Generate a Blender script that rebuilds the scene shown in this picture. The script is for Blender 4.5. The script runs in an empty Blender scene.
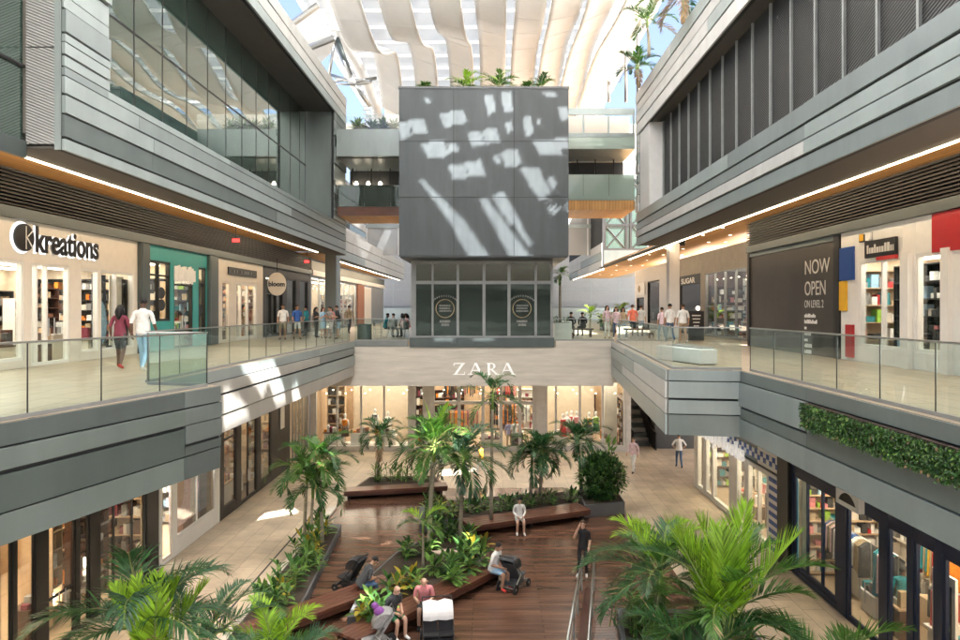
EXPO = 3.22
import bpy, math, random
from mathutils import Vector, Matrix, noise
R = math.radians
C = bpy.context.scene.collection
sc = bpy.context.scene
F, VX, VY, EZ = 680.0, 492.0, 309.0, 8.05     # focal length and vanishing point of the photo (960 px wide), eye height

def G(px, py, z=0.0):                          # where the sight line through a photo point meets the level z
    Y = F*(EZ - z)/(py - VY)
    return Vector(((px - VX)*Y/F, Y, z))
def AT(px, py, Y):
    return Vector(((px - VX)*Y/F, Y, EZ + (VY - py)*Y/F))
def YL(px, X):                                 # depth on a side wall of constant X
    return X*F/(px - VX)

# ------------------------------------------------------------------ materials
M = {}
def mat(name, col, rough=.6, metal=0.0, var=.12, scale=3.0, bump=0.0, bscale=40.0, spec=.5, stretch=(1,1,1), coat=0.0, island=0.0, trans=0.0, emit=None, estr=0.0):
    m = bpy.data.materials.new(name); m.use_nodes = True
    nt = m.node_tree; N = nt.nodes; L = nt.links
    b = N['Principled BSDF']
    b.inputs['Roughness'].default_value = rough; b.inputs['Metallic'].default_value = metal
    b.inputs['Specular IOR Level'].default_value = spec
    b.inputs['Coat Weight'].default_value = coat; b.inputs['Coat Roughness'].default_value = .15
    tc = N.new('ShaderNodeTexCoord'); mp = N.new('ShaderNodeMapping'); mp.inputs['Scale'].default_value = stretch
    L.new(tc.outputs['Object'], mp.inputs['Vector'])
    no = N.new('ShaderNodeTexNoise'); no.inputs['Scale'].default_value = scale; no.inputs['Detail'].default_value = 6; no.inputs['Roughness'].default_value = .62
    L.new(mp.outputs['Vector'], no.inputs['Vector'])
    mr = N.new('ShaderNodeMapRange'); mr.inputs['From Min'].default_value = .25; mr.inputs['From Max'].default_value = .75
    mr.inputs['To Min'].default_value = 1-var; mr.inputs['To Max'].default_value = 1+var
    L.new(no.outputs['Fac'], mr.inputs['Value'])
    val = mr.outputs['Result']
    if island:
        gi = N.new('ShaderNodeNewGeometry'); m2 = N.new('ShaderNodeMapRange'); m2.inputs['To Min'].default_value = 1-island; m2.inputs['To Max'].default_value = 1+island
        L.new(gi.outputs['Random Per Island'], m2.inputs['Value'])
        mu = N.new('ShaderNodeMath'); mu.operation = 'MULTIPLY'; L.new(val, mu.inputs[0]); L.new(m2.outputs['Result'], mu.inputs[1]); val = mu.outputs[0]
    vm = N.new('ShaderNodeVectorMath'); vm.operation = 'SCALE'; vm.inputs[0].default_value = col[:3]
    L.new(val, vm.inputs['Scale']); L.new(vm.outputs[0], b.inputs['Base Color'])
    rr = N.new('ShaderNodeMapRange'); rr.inputs['To Min'].default_value = max(.03, rough*.8); rr.inputs['To Max'].default_value = min(1, rough*1.2)
    L.new(no.outputs['Fac'], rr.inputs['Value']); L.new(rr.outputs['Result'], b.inputs['Roughness'])
    if bump:
        n2 = N.new('ShaderNodeTexNoise'); n2.inputs['Scale'].default_value = bscale; n2.inputs['Detail'].default_value = 4
        L.new(mp.outputs['Vector'], n2.inputs['Vector'])
        bp = N.new('ShaderNodeBump'); bp.inputs['Strength'].default_value = bump; bp.inputs['Distance'].default_value = .02
        L.new(n2.outputs['Fac'], bp.inputs['Height']); L.new(bp.outputs['Normal'], b.inputs['Normal'])
    if emit:
        b.inputs['Emission Color'].default_value = (*emit, 1); b.inputs['Emission Strength'].default_value = estr
    if trans:
        out = N['Material Output']; tr = N.new('ShaderNodeBsdfTranslucent'); mx = N.new('ShaderNodeMixShader'); mx.inputs[0].default_value = trans
        L.new(vm.outputs[0], tr.inputs['Color']); L.new(b.outputs[0], mx.inputs[1]); L.new(tr.outputs[0], mx.inputs[2]); L.new(mx.outputs[0], out.inputs['Surface'])
    M[name] = m
    return m
def emis(name, col, s):
    m = bpy.data.materials.new(name); m.use_nodes = True; N = m.node_tree.nodes; N.clear()
    e = N.new('ShaderNodeEmission'); e.inputs[0].default_value = (*col, 1); e.inputs[1].default_value = s
    o = N.new('ShaderNodeOutputMaterial'); m.node_tree.links.new(e.outputs[0], o.inputs[0]); M[name] = m
def glass(name, tint, refl=1.0, rough=0.01, ior=1.5, opaque=0.0, ocol=(.05,.07,.07), gcol=(1,1,1), wav=.04):
    m = bpy.data.materials.new(name); m.use_nodes = True; nt = m.node_tree; N = nt.nodes; L = nt.links; N.clear()
    t = N.new('ShaderNodeBsdfTransparent'); t.inputs[0].default_value = (*tint, 1)
    g = N.new('ShaderNodeBsdfGlossy'); g.inputs['Roughness'].default_value = rough; g.inputs['Color'].default_value = (*gcol,1)
    d = N.new('ShaderNodeBsdfDiffuse'); d.inputs[0].default_value = (*ocol, 1)
    m0 = N.new('ShaderNodeMixShader'); m0.inputs[0].default_value = opaque
    L.new(t.outputs[0], m0.inputs[1]); L.new(d.outputs[0], m0.inputs[2])
    lw = N.new('ShaderNodeLayerWeight'); lw.inputs['Blend'].default_value = .5
    pw = N.new('ShaderNodeMath'); pw.operation = 'POWER'; pw.inputs[1].default_value = 5.0; L.new(lw.outputs['Facing'], pw.inputs[0])
    ma = N.new('ShaderNodeMath'); ma.operation = 'MULTIPLY_ADD'; ma.inputs[1].default_value = .92; ma.inputs[2].default_value = .04; L.new(pw.outputs[0], ma.inputs[0])
    mu = N.new('ShaderNodeMath'); mu.operation = 'MULTIPLY'; mu.inputs[1].default_value = refl; mu.use_clamp = True
    L.new(ma.outputs[0], mu.inputs[0])
    # slight waviness of real panes
    tc = N.new('ShaderNodeTexCoord'); no = N.new('ShaderNodeTexNoise'); no.inputs['Scale'].default_value = .7; L.new(tc.outputs['Object'], no.inputs['Vector'])
    bp = N.new('ShaderNodeBump'); bp.inputs['Strength'].default_value = wav; bp.inputs['Distance'].default_value = .1
    L.new(no.outputs['Fac'], bp.inputs['Height']); L.new(bp.outputs['Normal'], g.inputs['Normal'])
    mx = N.new('ShaderNodeMixShader'); L.new(mu.outputs[0], mx.inputs[0]); L.new(m0.outputs[0], mx.inputs[1]); L.new(g.outputs[0], mx.inputs[2])
    o = N.new('ShaderNodeOutputMaterial'); L.new(mx.outputs[0], o.inputs[0]); M[name] = m
def tiles(name, c1, c2, mortar, w, h, msize=.006, rough=.35, swap=False, var=.25, bump=.25, offset=.5, gs=1.6, gstretch=(1,1,1), spec=.5, vertical=None, rv=.33):
    m = mat(name, c1, rough, var=0, spec=spec)
    nt = m.node_tree; N = nt.nodes; L = nt.links; b = N['Principled BSDF']
    tc = N.new('ShaderNodeTexCoord'); mp = N.new('ShaderNodeMapping')
    if swap: mp.inputs['Rotation'].default_value = (0, 0, R(90))
    if vertical == 'x': mp.inputs['Rotation'].default_value = (0, R(90), 0) if False else (R(-90), 0, 0)
    L.new(tc.outputs['Object'], mp.inputs['Vector'])
    br = N.new('ShaderNodeTexBrick'); br.inputs['Scale'].default_value = 1; br.inputs['Brick Width'].default_value = w; br.inputs['Row Height'].default_value = h
    br.inputs['Mortar Size'].default_value = msize; br.inputs['Mortar Smooth'].default_value = .3; br.inputs['Bias'].default_value = 0; br.offset = offset
    br.inputs['Color1'].default_value = (*c1, 1); br.inputs['Color2'].default_value = (*c2, 1); br.inputs['Mortar'].default_value = (*mortar, 1)
    L.new(mp.outputs['Vector'], br.inputs['Vector'])
    m2 = N.new('ShaderNodeMapping'); m2.inputs['Scale'].default_value = gstretch; L.new(tc.outputs['Object'], m2.inputs['Vector'])
    no = N.new('ShaderNodeTexNoise'); no.inputs['Scale'].default_value = gs; no.inputs['Detail'].default_value = 8; no.inputs['Roughness'].default_value = .65; L.new(m2.outputs['Vector'], no.inputs['Vector'])
    mr = N.new('ShaderNodeMapRange'); mr.inputs['From Min'].default_value = .3; mr.inputs['From Max'].default_value = .7; mr.inputs['To Min'].default_value = 1-var; mr.inputs['To Max'].default_value = 1+var
    L.new(no.outputs['Fac'], mr.inputs['Value'])
    vm = N.new('ShaderNodeVectorMath'); vm.operation = 'SCALE'; L.new(br.outputs['Color'], vm.inputs[0]); L.new(mr.outputs['Result'], vm.inputs['Scale'])
    L.new(vm.outputs[0], b.inputs['Base Color'])
    r2 = N.new('ShaderNodeMapRange'); r2.inputs['To Min'].default_value = rough*(1-rv); r2.inputs['To Max'].default_value = rough*(1+rv); L.new(no.outputs['Fac'], r2.inputs['Value']); L.new(r2.outputs['Result'], b.inputs['Roughness'])
    bp = N.new('ShaderNodeBump'); bp.inputs['Strength'].default_value = bump; bp.inputs['Distance'].default_value = .004; bp.invert = True
    L.new(br.outputs['Fac'], bp.inputs['Height']); L.new(bp.outputs['Normal'], b.inputs['Normal'])
    return m

# metal cladding shades (the panels of the building really differ in shade)
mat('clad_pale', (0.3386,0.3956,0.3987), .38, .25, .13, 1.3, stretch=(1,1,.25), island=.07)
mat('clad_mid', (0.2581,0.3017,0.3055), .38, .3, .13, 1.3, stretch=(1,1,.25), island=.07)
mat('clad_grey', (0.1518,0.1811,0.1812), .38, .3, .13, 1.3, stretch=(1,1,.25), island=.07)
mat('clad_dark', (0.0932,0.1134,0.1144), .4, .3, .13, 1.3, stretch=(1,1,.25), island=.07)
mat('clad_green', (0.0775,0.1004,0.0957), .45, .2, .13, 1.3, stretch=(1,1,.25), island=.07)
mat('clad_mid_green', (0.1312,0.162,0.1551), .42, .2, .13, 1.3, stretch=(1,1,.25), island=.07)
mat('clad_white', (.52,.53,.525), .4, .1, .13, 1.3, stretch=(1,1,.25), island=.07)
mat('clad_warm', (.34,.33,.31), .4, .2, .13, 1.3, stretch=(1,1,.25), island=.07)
mat('groove', (.02,.022,.024), .8)
mat('perforated', (.47,.485,.49), .5, .2, .05)
mat('box_panel', (.055,.066,.073), .48, .1, .22, 1.4, stretch=(1.6,1,.22), island=.13)
mat('box_edge', (.11,.12,.13), .5, .2)
mat('stone', (.60,.555,.49), .6, 0, .2, 1.6, .25, 12, stretch=(.35,1,3))
mat('concrete', (.30,.285,.26), .75, 0, .15, 2, .2, 20)
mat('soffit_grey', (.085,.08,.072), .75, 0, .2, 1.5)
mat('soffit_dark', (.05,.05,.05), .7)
mat('curb_grey', (.22,.235,.235), .5, .1, .1)
mat('mesh_dark', (.05,.053,.055), .5, .2, .15, 2)
mat('fin', (.34,.36,.36), .4, .3)
mat('steel', (.45,.46,.46), .3, .9, .08, 6)
mat('steel_white', (.74,.75,.75), .4, .1, .05)
mat('sail_white', (.82,.82,.815), .6, 0, .05, 1.2, trans=.26)
mat('membrane', (.80,.79,.77), .6, 0, .04, trans=.12)
mat('membrane_thin', (.90,.89,.87), .6, 0, .04, trans=.78)
mat('far_white', (.30,.315,.335), .7, 0, .06)
mat('white_wall', (.72,.72,.72), .6, 0, .05)
mat('white_paint', (.76,.75,.72), .45, 0, .05)
mat('cream', (.70,.65,.575), .55, 0, .06)
mat('warm_cream', (.62,.52,.40), .6, 0, .1)
mat('shop_wall', (.52,.45,.36), .7, 0, .1)
mat('tan_wall', (.50,.36,.235), .7, 0, .15)
mat('shop_floor', (.42,.32,.22), .35, 0, .12)
mat('teal', (.035,.30,.29), .42, 0, .1, 4)
mat('black_metal', (.02,.02,.021), .4, .3)
mat('dark_grey', (.06,.062,.064), .5, .2)
mat('navy', (.012,.025,.06), .4, .1)
mat('navy_bright', (.045,.11,.38), .5)
mat('frame_grey', (.30,.31,.31), .4, .4)
mat('frame_light', (.58,.565,.54), .45, .1)
mat('frame_dark', (.035,.035,.036), .4, .4)
mat('slat', (.022,.021,.02), .5, .2)
mat('hoarding', (.062,.057,.052), .42, 0, .35, .5, .15, 3, spec=.35)
mat('letter_white', (.82,.82,.80), .5)
mat('letter_lit', (.85,.84,.82), .5, emit=(1,.97,.92), estr=.045)
mat('letter_grey', (.62,.61,.58), .5)
mat('letter_black', (.015,.015,.016), .4)
mat('blue_panel', (.02,.07,.27), .3)
mat('yellow_panel', (.75,.42,.02), .35)
mat('red_panel', (.42,.02,.025), .35)
mat('red', (.5,.03,.03), .5)
mat('brick_brown', (.30,.13,.075), .7, 0, .25, 6)
mat('bench_top', (.12,.045,.028), .3, 0, .35, 2.5, .1, 30, stretch=(.4,4,1), coat=.2)
mat('bench_side', (.075,.03,.02), .4, 0, .3, 2, stretch=(.4,4,4))
mat('planter_grey', (.10,.105,.11), .6, 0, .15)
mat('soil', (.045,.03,.02), .95, 0, .4, 8, .6, 30)
mat('rubber', (.015,.015,.015), .7)
mat('trunk_ringed', (.30,.27,.20), .8, 0, .35, 3, .5, 10, stretch=(1,1,9))
mat('shaft_green', (.17,.26,.06), .45, 0, .2, 3)
mat('rachis', (.20,.27,.07), .5)
LEAF = dict(rough=.38, var=.3, scale=2.2, island=.42, trans=.34, spec=.45)
mat('palm_green', (.075,.185,.030), **LEAF)
mat('palm_deep', (.042,.125,.040), **LEAF)
mat('palm_fresh', (.27,.47,.035), **LEAF)
mat('palm_bluish', (.060,.140,.075), **LEAF)
mat('palm_dry', (.33,.22,.12), **LEAF)
mat('leaf_mid', (.16,.30,.065), **LEAF)
mat('leaf_deep', (.045,.12,.030), **LEAF)
mat('leaf_yellow', (.42,.33,.035), **LEAF)
mat('hedge_leaf', (.035,.105,.018), **LEAF)
mat('far_green', (.10,.17,.06), **LEAF)
tiles('paving', (.55,.455,.34), (.47,.385,.29), (.27,.215,.16), 1.2, .6, .010, .38, swap=True, var=.30, bump=.3, gs=.8)
tiles('floor_tile', (.43,.355,.265), (.365,.295,.215), (.17,.14,.105), 1.2, .6, .014, .34, swap=True, var=.12, bump=.15, gs=.9, rv=.12)
tiles('deck_wood', (.138,.070,.044), (.088,.047,.032), (.032,.019,.014), 3.6, .14, .005, .18, var=.45, bump=.5, gs=1.1, gstretch=(.35,3,1))
tiles('soffit_wood', (.58,.31,.11), (.50,.26,.085), (.12,.055,.02), 40, .16, .007, .55, swap=True, var=.14, bump=.3, gstretch=(3,.3,1), offset=.0)
glass('glass_clear', (.95,.97,.96), 1.0)
glass('glass_fritted', (.62,.63,.64), 1.0, opaque=.45, ocol=(.72,.73,.73))
glass('glass_rail', (.88,.945,.925), .9)
glass('glass_shop', (.90,.91,.89), 1.1)
glass('glass_green', (.26,.36,.32), 1.7, opaque=.5, ocol=(.095,.13,.115))
glass('glass_dark', (.10,.14,.13), 1.1, opaque=.4, ocol=(.012,.02,.02))
glass('glass_bridge', (.55,.66,.62), 1.6, opaque=.6, ocol=(.42,.52,.47))
glass('glass_facade', (.10,.16,.145), 3.3, opaque=.8, ocol=(.05,.088,.075), gcol=(.92,.98,.95), wav=.012)
emis('lamp_line', (1.0,.80,.54), 3.6)
emis('lamp_shop', (1.0,.84,.62), 2.6)
emis('lamp_ground', (1.0,.82,.58), 4.0)
emis('lamp_bright', (1.0,.93,.86), 6.0)
emis('lamp_wide', (1.0,.86,.68), 1.4)
emis('lamp_cool', (1.0,.91,.78), 1.9)
emis('lamp_spot', (1.0,.82,.55), 3.0)
emis('sign_lit', (.80,.92,1.0), .35)
emis('halo', (1.0,.98,.92), .22)
emis('exit_red', (1.0,.07,.06), .3)
emis('cyan_lit', (.18,.75,.80), .16)
for nm, c in dict(skin_light=(.58,.36,.26), skin_tan=(.42,.24,.155), skin_dark=(.12,.062,.04), hair_black=(.012,.011,.011), hair_brown=(.06,.03,.016),
    cloth_white=(.78,.78,.76), cloth_black=(.02,.02,.022), cloth_charcoal=(.05,.055,.06), cloth_grey=(.28,.28,.28), cloth_blue=(.03,.10,.33), cloth_jeans=(.07,.13,.24),
    cloth_lightblue=(.32,.52,.70), cloth_pink=(.72,.28,.30), cloth_palepink=(.74,.56,.60), cloth_salmon=(.82,.20,.12), cloth_maroon=(.22,.04,.07), cloth_green=(.03,.18,.08),
    cloth_khaki=(.42,.32,.20), cloth_yellow=(.75,.42,.03), cloth_lavender=(.34,.33,.52), shoe_red=(.6,.05,.04), cloth_purple=(.25,.08,.33), cloth_teal=(.02,.25,.30), cloth_orange=(.75,.24,.02), cloth_lime=(.30,.52,.06)).items():
    mat(nm, c, .45 if 'skin' in nm else .8, 0, .1 if 'skin' in nm else .22, 9, 0 if 'skin' in nm else .9, 16)

# perforated sheet: fine diagonal corrugation
def wave_bump(name, ang, scale, strength, dark=None):
    m = M[name]; nt = m.node_tree; N = nt.nodes; L = nt.links; b = N['Principled BSDF']
    tc = N.new('ShaderNodeTexCoord'); mp = N.new('ShaderNodeMapping'); mp.inputs['Rotation'].default_value = ang
    L.new(tc.outputs['Object'], mp.inputs['Vector'])
    w = N.new('ShaderNodeTexWave'); w.bands_direction = 'Z'; w.inputs['Scale'].default_value = scale; w.inputs['Distortion'].default_value = .15
    L.new(mp.outputs['Vector'], w.inputs['Vector'])
    bp = N.new('ShaderNodeBump'); bp.inputs['Strength'].default_value = strength; bp.inputs['Distance'].default_value = .03
    L.new(w.outputs['Fac'], bp.inputs['Height']); L.new(bp.outputs['Normal'], b.inputs['Normal'])
    if dark:
        src = b.inputs['Base Color'].links[0].from_socket
        mr = N.new('ShaderNodeMapRange'); mr.inputs['To Min'].default_value = dark; mr.inputs['To Max'].default_value = 1.0; L.new(w.outputs['Fac'], mr.inputs['Value'])
        vm = N.new('ShaderNodeVectorMath'); vm.operation = 'SCALE'; L.new(src, vm.inputs[0]); L.new(mr.outputs['Result'], vm.inputs['Scale']); L.new(vm.outputs[0], b.inputs['Base Color'])
wave_bump('perforated', (0, R(-22), 0), 5.5, .7, .72)
wave_bump('mesh_dark', (R(20), 0, 0), 4.0, .7, .55)

# ------------------------------------------------------------------ mesh builder
class MB:
    def __init__(s, xf=None):
        s.v = []; s.f = []; s.mi = []; s.mats = []; s.xf = xf; s.ms = {}
    def _m(s, m):
        if m not in s.ms: s.ms[m] = len(s.mats); s.mats.append(M[m])
        return s.ms[m]
    def add(s, vs, fs, m):
        o = len(s.v); k = s._m(m)
        for p in vs:
            p = Vector(p); s.v.append(s.xf @ p if s.xf else p)
        for f in fs: s.f.append([o+i for i in f]); s.mi.append(k)
    def box(s, x0, x1, y0, y1, z0, z1, m):
        s.add([(x0,y0,z0),(x1,y0,z0),(x1,y1,z0),(x0,y1,z0),(x0,y0,z1),(x1,y0,z1),(x1,y1,z1),(x0,y1,z1)],
              [(0,3,2,1),(4,5,6,7),(0,1,5,4),(1,2,6,5),(2,3,7,6),(3,0,4,7)], m)
    def quad(s, a, b, c, d, m): s.add([a,b,c,d], [(0,1,2,3)], m)
    def prism(s, poly, z0, z1, m):
        n = len(poly)
        a = sum(poly[i][0]*poly[(i+1)%n][1]-poly[(i+1)%n][0]*poly[i][1] for i in range(n))
        if a < 0: poly = poly[::-1]
        vs = [(x,y,z0) for x,y in poly]+[(x,y,z1) for x,y in poly]
        fs = [tuple(range(n-1,-1,-1)), tuple(range(n,2*n))]+[(i,(i+1)%n,n+(i+1)%n,n+i) for i in range(n)]
        s.add(vs, fs, m)
    def sheet(s, poly, z, m):
        n = len(poly); a = sum(poly[i][0]*poly[(i+1)%n][1]-poly[(i+1)%n][0]*poly[i][1] for i in range(n))
        if a < 0: poly = poly[::-1]
        s.add([(x,y,z) for x,y in poly], [tuple(range(n))], m)
    def tube(s, pts, r, m, n=8, cap=True):
        pts = [Vector(p) for p in pts]; k = len(pts); rs = r if isinstance(r, (list, tuple)) else [r]*k
        vs = []; up = None
        for i, p in enumerate(pts):
            d = (pts[min(i+1,k-1)]-pts[max(i-1,0)]).normalized()
            if up is None: up = Vector((0,0,1)) if abs(d.z) < .9 else Vector((1,0,0))
            a = d.cross(up)
            if a.length < 1e-5: a = d.orthogonal()
            a.normalize(); b = a.cross(d).normalized(); up = b
            for j in range(n):
                t = 2*math.pi*j/n; vs.append(p+a*math.cos(t)*rs[i]+b*math.sin(t)*rs[i])
        fs = [(i*n+j, i*n+(j+1)%n, (i+1)*n+(j+1)%n, (i+1)*n+j) for i in range(k-1) for j in range(n)]
        if cap: fs += [tuple(range(n-1,-1,-1)), tuple(range((k-1)*n, k*n))]
        s.add(vs, fs, m)
    def ell(s, c, r, m, n=12, k=8, rot=None):
        c = Vector(c); vs = []; r = Vector(r) if not isinstance(r, (int,float)) else Vector((r,r,r))
        for i in range(k+1):
            ph = math.pi*i/k
            for j in range(n):
                th = 2*math.pi*j/n; p = Vector((r.x*math.sin(ph)*math.cos(th), r.y*math.sin(ph)*math.sin(th), r.z*math.cos(ph)))
                vs.append(c+(rot @ p if rot else p))
        s.add(vs, [(i*n+j,(i+1)*n+j,(i+1)*n+(j+1)%n,i*n+(j+1)%n) for i in range(k) for j in range(n)], m)
    def lathe(s, c, prof, m, n=16):
        c = Vector(c); vs = [c+Vector((r*math.cos(2*math.pi*j/n), r*math.sin(2*math.pi*j/n), z)) for r, z in prof for j in range(n)]
        k = len(prof)
        s.add(vs, [(i*n+j,i*n+(j+1)%n,(i+1)*n+(j+1)%n,(i+1)*n+j) for i in range(k-1) for j in range(n)]+[tuple(range(n-1,-1,-1)),tuple(range((k-1)*n,k*n))], m)
    def build(s, name, parent=None, smooth=False, local=False, bevel=0.0):
        if not s.v: return None
        root = Vector((0,0,0))
        if not local:
            if parent is not None:
                p = parent
                while p.parent is not None: p = p.parent
                root = Vector(p['_o']) if '_o' in p else p.location.copy()
            else:
                xs = [v.x for v in s.v]; ys = [v.y for v in s.v]; zs = [v.z for v in s.v]
                root = Vector(((min(xs)+max(xs))/2, (min(ys)+max(ys))/2, min(zs)))
        me = bpy.data.meshes.new(name)
        me.from_pydata([v-root for v in s.v], [], s.f)
        for m in s.mats: me.materials.append(m)
        me.polygons.foreach_set('material_index', s.mi)
        if smooth: me.polygons.foreach_set('use_smooth', [True]*len(s.f))
        me.update()
        o = bpy.data.objects.new(name, me); C.objects.link(o)
        if parent is not None: o.parent = parent
        elif not local: o.location = root; o['_o'] = list(root)
        if bevel:
            bv = o.modifiers.new('b', 'BEVEL'); bv.width = bevel; bv.segments = 2; bv.limit_method = 'ANGLE'
        return o

def tag(o, label, cat, group=None, kind=None):
    o['label'] = label; o['category'] = cat
    if group: o['group'] = group
    if kind: o['kind'] = kind
    return o
def thing(name, label, cat, loc=(0,0,0), rz=0, group=None):
    o = bpy.data.objects.new(name, None); C.objects.link(o); o.empty_display_size = .2
    o.location = loc; o.rotation_euler = (0,0,rz); o['_o'] = list(loc)
    return tag(o, label, cat, group)
def struct(o): o['kind'] = 'structure'; return o
def dup(root, loc, rz=None, label=None):
    c = root.copy(); C.objects.link(c); c.location = loc; c['_o'] = list(loc)
    if rz is not None: c.rotation_euler = (0,0,rz)
    if label: c['label'] = label
    def kids(a, b):
        for ch in list(a.children):
            d = ch.copy(); C.objects.link(d); d.parent = b; kids(ch, d)
    kids(root, c)
    return c
def text(s, size, mtx, m, parent, name='lettering', ext=.02, align='LEFT', bold=0.0, sx=1.0):
    cu = bpy.data.curves.new('t', 'FONT'); cu.body = s; cu.size = size; cu.extrude = ext; cu.align_x = align; cu.offset = bold
    ob = bpy.data.objects.new('t', cu); C.objects.link(ob)
    dg = bpy.context.evaluated_depsgraph_get(); me = bpy.data.meshes.new_from_object(ob.evaluated_get(dg))
    bpy.data.objects.remove(ob); bpy.data.curves.remove(cu)
    root = Vector(parent['_o'])
    p = parent
    while p.parent is not None: p = p.parent
    root = Vector(p['_o'])
    me.transform(Matrix.Translation(-root) @ mtx @ Matrix.Diagonal((sx,1,1,1)))
    me.materials.clear(); me.materials.append(M[m])
    o = bpy.data.objects.new(name, me); C.objects.link(o); o.parent = parent
    return o
def basis(o, right, up):
    r = Vector(right).normalized(); u = Vector(up).normalized(); n = r.cross(u)
    m = Matrix.Identity(4)
    for i in range(3): m[i][0] = r[i]; m[i][1] = u[i]; m[i][2] = n[i]; m[i][3] = o[i]
    return m
def wallL(X): return Matrix(((0,0,1,X),(1,0,0,0),(0,1,0,0),(0,0,0,1)))     # local (along, up, out): wall on the left looking +X
def wallR(X): return Matrix(((0,0,-1,X),(1,0,0,0),(0,1,0,0),(0,0,0,1)))    # wall on the right looking -X
def wallF(Y): return Matrix(((1,0,0,0),(0,0,-1,Y),(0,1,0,0),(0,0,0,1)))    # wall facing the camera (-Y)
# ------------------------------------------------------------------ setting: ground, deck, floors

m = MB(); m.sheet([(-400,-200),(400,-200),(400,900),(-400,900)], -.02, 'concrete'); struct(m.build('ground'))
m = MB(); m.sheet([(-10.6,-2),(9.5,-2),(9.5,30.2),(14,30.2),(14,60),(-10.6,60)], 0, 'paving'); struct(m.build('pavement'))
DECK = [(-6.25,2),(-6.25,27.2),(-6.6,29.2),(-5.9,30.3),(3.2,30.6),(5.2,28.2),(5.6,24),(5.4,2)]
m = MB(); m.sheet(DECK, .02, 'deck_wood'); struct(m.build('wooden_floor'))
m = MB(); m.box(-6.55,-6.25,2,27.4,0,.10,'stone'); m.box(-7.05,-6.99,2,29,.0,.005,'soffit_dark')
struct(m.build('kerb'))
Z2, ZB = 6.5, 4.83                                       # upper floor, underside of its edge
LE = [(-8.10,3.6),(-5.55,13.8),(-7.12,14.15),(-6.72,32.9)]
RE = [(5.84,32.9),(4.5,17.4),(6.28,17.1),(6.28,3.6)]
m = MB()
m.prism([(-12.4,3.6)]+LE+[(-6.72,33.1),(-12.4,33.1)], ZB+.02, Z2, 'floor_tile'); struct(m.build('floor'))
m = MB(); m.prism([RE[0],RE[1],RE[2],RE[3],(12.4,3.6),(12.4,33.1),(5.84,33.1)], ZB+.02, Z2, 'floor_tile'); struct(m.build('floor'))
m = MB(); m.prism([(-14,33.1),(5.95,33.1),(5.95,39.6),(8.0,39.6),(8.0,51.2),(14,51.2),(14,95),(-14,95)], 4.9, Z2, 'floor_tile'); m.prism([(5.95,33.1),(12.4,33.1),(14,51.2),(10.1,51.2),(10.1,39.6),(9.9,39.6),(5.95,39.58)], 4.9, Z2-.004, 'floor_tile'); struct(m.build('floor'))

# ------------------------------------------------------------------ panelled cladding
def seg_xf(p0, p1, side):
    d = (Vector((*p1,0))-Vector((*p0,0))); L = d.length; d.normalize(); n = Vector((d.y,-d.x,0))*side
    return Matrix(((d.x,0,n.x,p0[0]),(d.y,0,n.y,p0[1]),(0,1,0,0),(0,0,0,1))), L
def cladding(name, parent, p0, p1, side, rows, back=.12):
    """rows: (z0, z1, [(u0, u1, shade, stand-off)]) ; u runs along the edge"""
    xf, L = seg_xf(p0, p1, side); mb = MB(xf)
    zs = [r[0] for r in rows]+[r[1] for r in rows]
    mb.box(.01, L-.01, min(zs)+.01, max(zs)-.01, -back, .012, 'groove')
    for z0, z1, ps in rows:
        for u0, u1, sh, w in ps:
            u1 = min(u1, L)
            if u1 > u0: mb.box(u0+.006, u1-.006, z0+.008, z1-.008, .0125, w, sh)
    return mb.build(name, parent, bevel=.006)
def auto_rows(zs, L, shades, seed, lo=5, hi=11, thick=.45):
    rnd = random.Random(seed); out = []
    for i in range(len(zs)-1):
        u = 0; ps = []; w = rnd.choice([.05,.06,.075,.09,.11])
        while u < L-.1:
            n = u+rnd.uniform(lo, hi)
            if L-n < 2: n = L
            ps.append((u, n, rnd.choice(shades), w+rnd.choice([0,.012,-.008]))); u = n
        g = .03 if rnd.random() < thick else .004
        out.append((zs[i]+g, zs[i+1], ps))
    return out

# near left balcony edge (angled in plan)
t = thing('balcony_front', 'dark grey-green panelled balcony front below the walking couple, angled towards the courtyard', 'balcony', (-6.8,9,ZB))
L0 = (Vector(LE[1])-Vector(LE[0])).length
u_of = lambda Y: (Y-3.6)/(13.8-3.6)*L0
us = u_of(12.75)
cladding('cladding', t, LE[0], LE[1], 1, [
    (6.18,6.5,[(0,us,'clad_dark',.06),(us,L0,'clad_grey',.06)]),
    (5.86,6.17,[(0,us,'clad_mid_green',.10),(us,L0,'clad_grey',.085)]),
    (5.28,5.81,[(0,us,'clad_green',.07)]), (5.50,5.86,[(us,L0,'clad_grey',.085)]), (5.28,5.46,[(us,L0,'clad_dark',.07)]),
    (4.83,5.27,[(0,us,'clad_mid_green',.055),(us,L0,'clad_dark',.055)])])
cladding('end_cladding', t, LE[1], LE[2], 1, [(4.83,5.27,[(0,2,'clad_dark',.055)]),(5.28,6.5,[(0,2,'clad_grey',.06)])])
t = thing('balcony_front', 'sunlit grey panelled balcony front running back to the stone front above the fluted window', 'balcony', (-6.9,23,ZB))
L0 = 18.8
cladding('cladding', t, LE[2], LE[3], 1, [
    (6.2,6.5,[(0,12.5,'clad_mid',.06),(12.5,L0,'clad_mid',.075)]),(5.87,6.19,[(0,12.5,'clad_warm',.10),(12.5,L0,'clad_grey',.075)]),
    (5.32,5.82,[(0,7.5,'clad_warm',.09),(7.5,L0,'clad_mid',.09)]),(4.83,5.31,[(0,L0,'clad_warm',.06)])])
t = thing('balcony_front', 'pale panelled balcony front running past the moving stairs', 'balcony', (5.2,25,ZB))
L0 = (Vector(RE[0])-Vector(RE[1])).length
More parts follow.
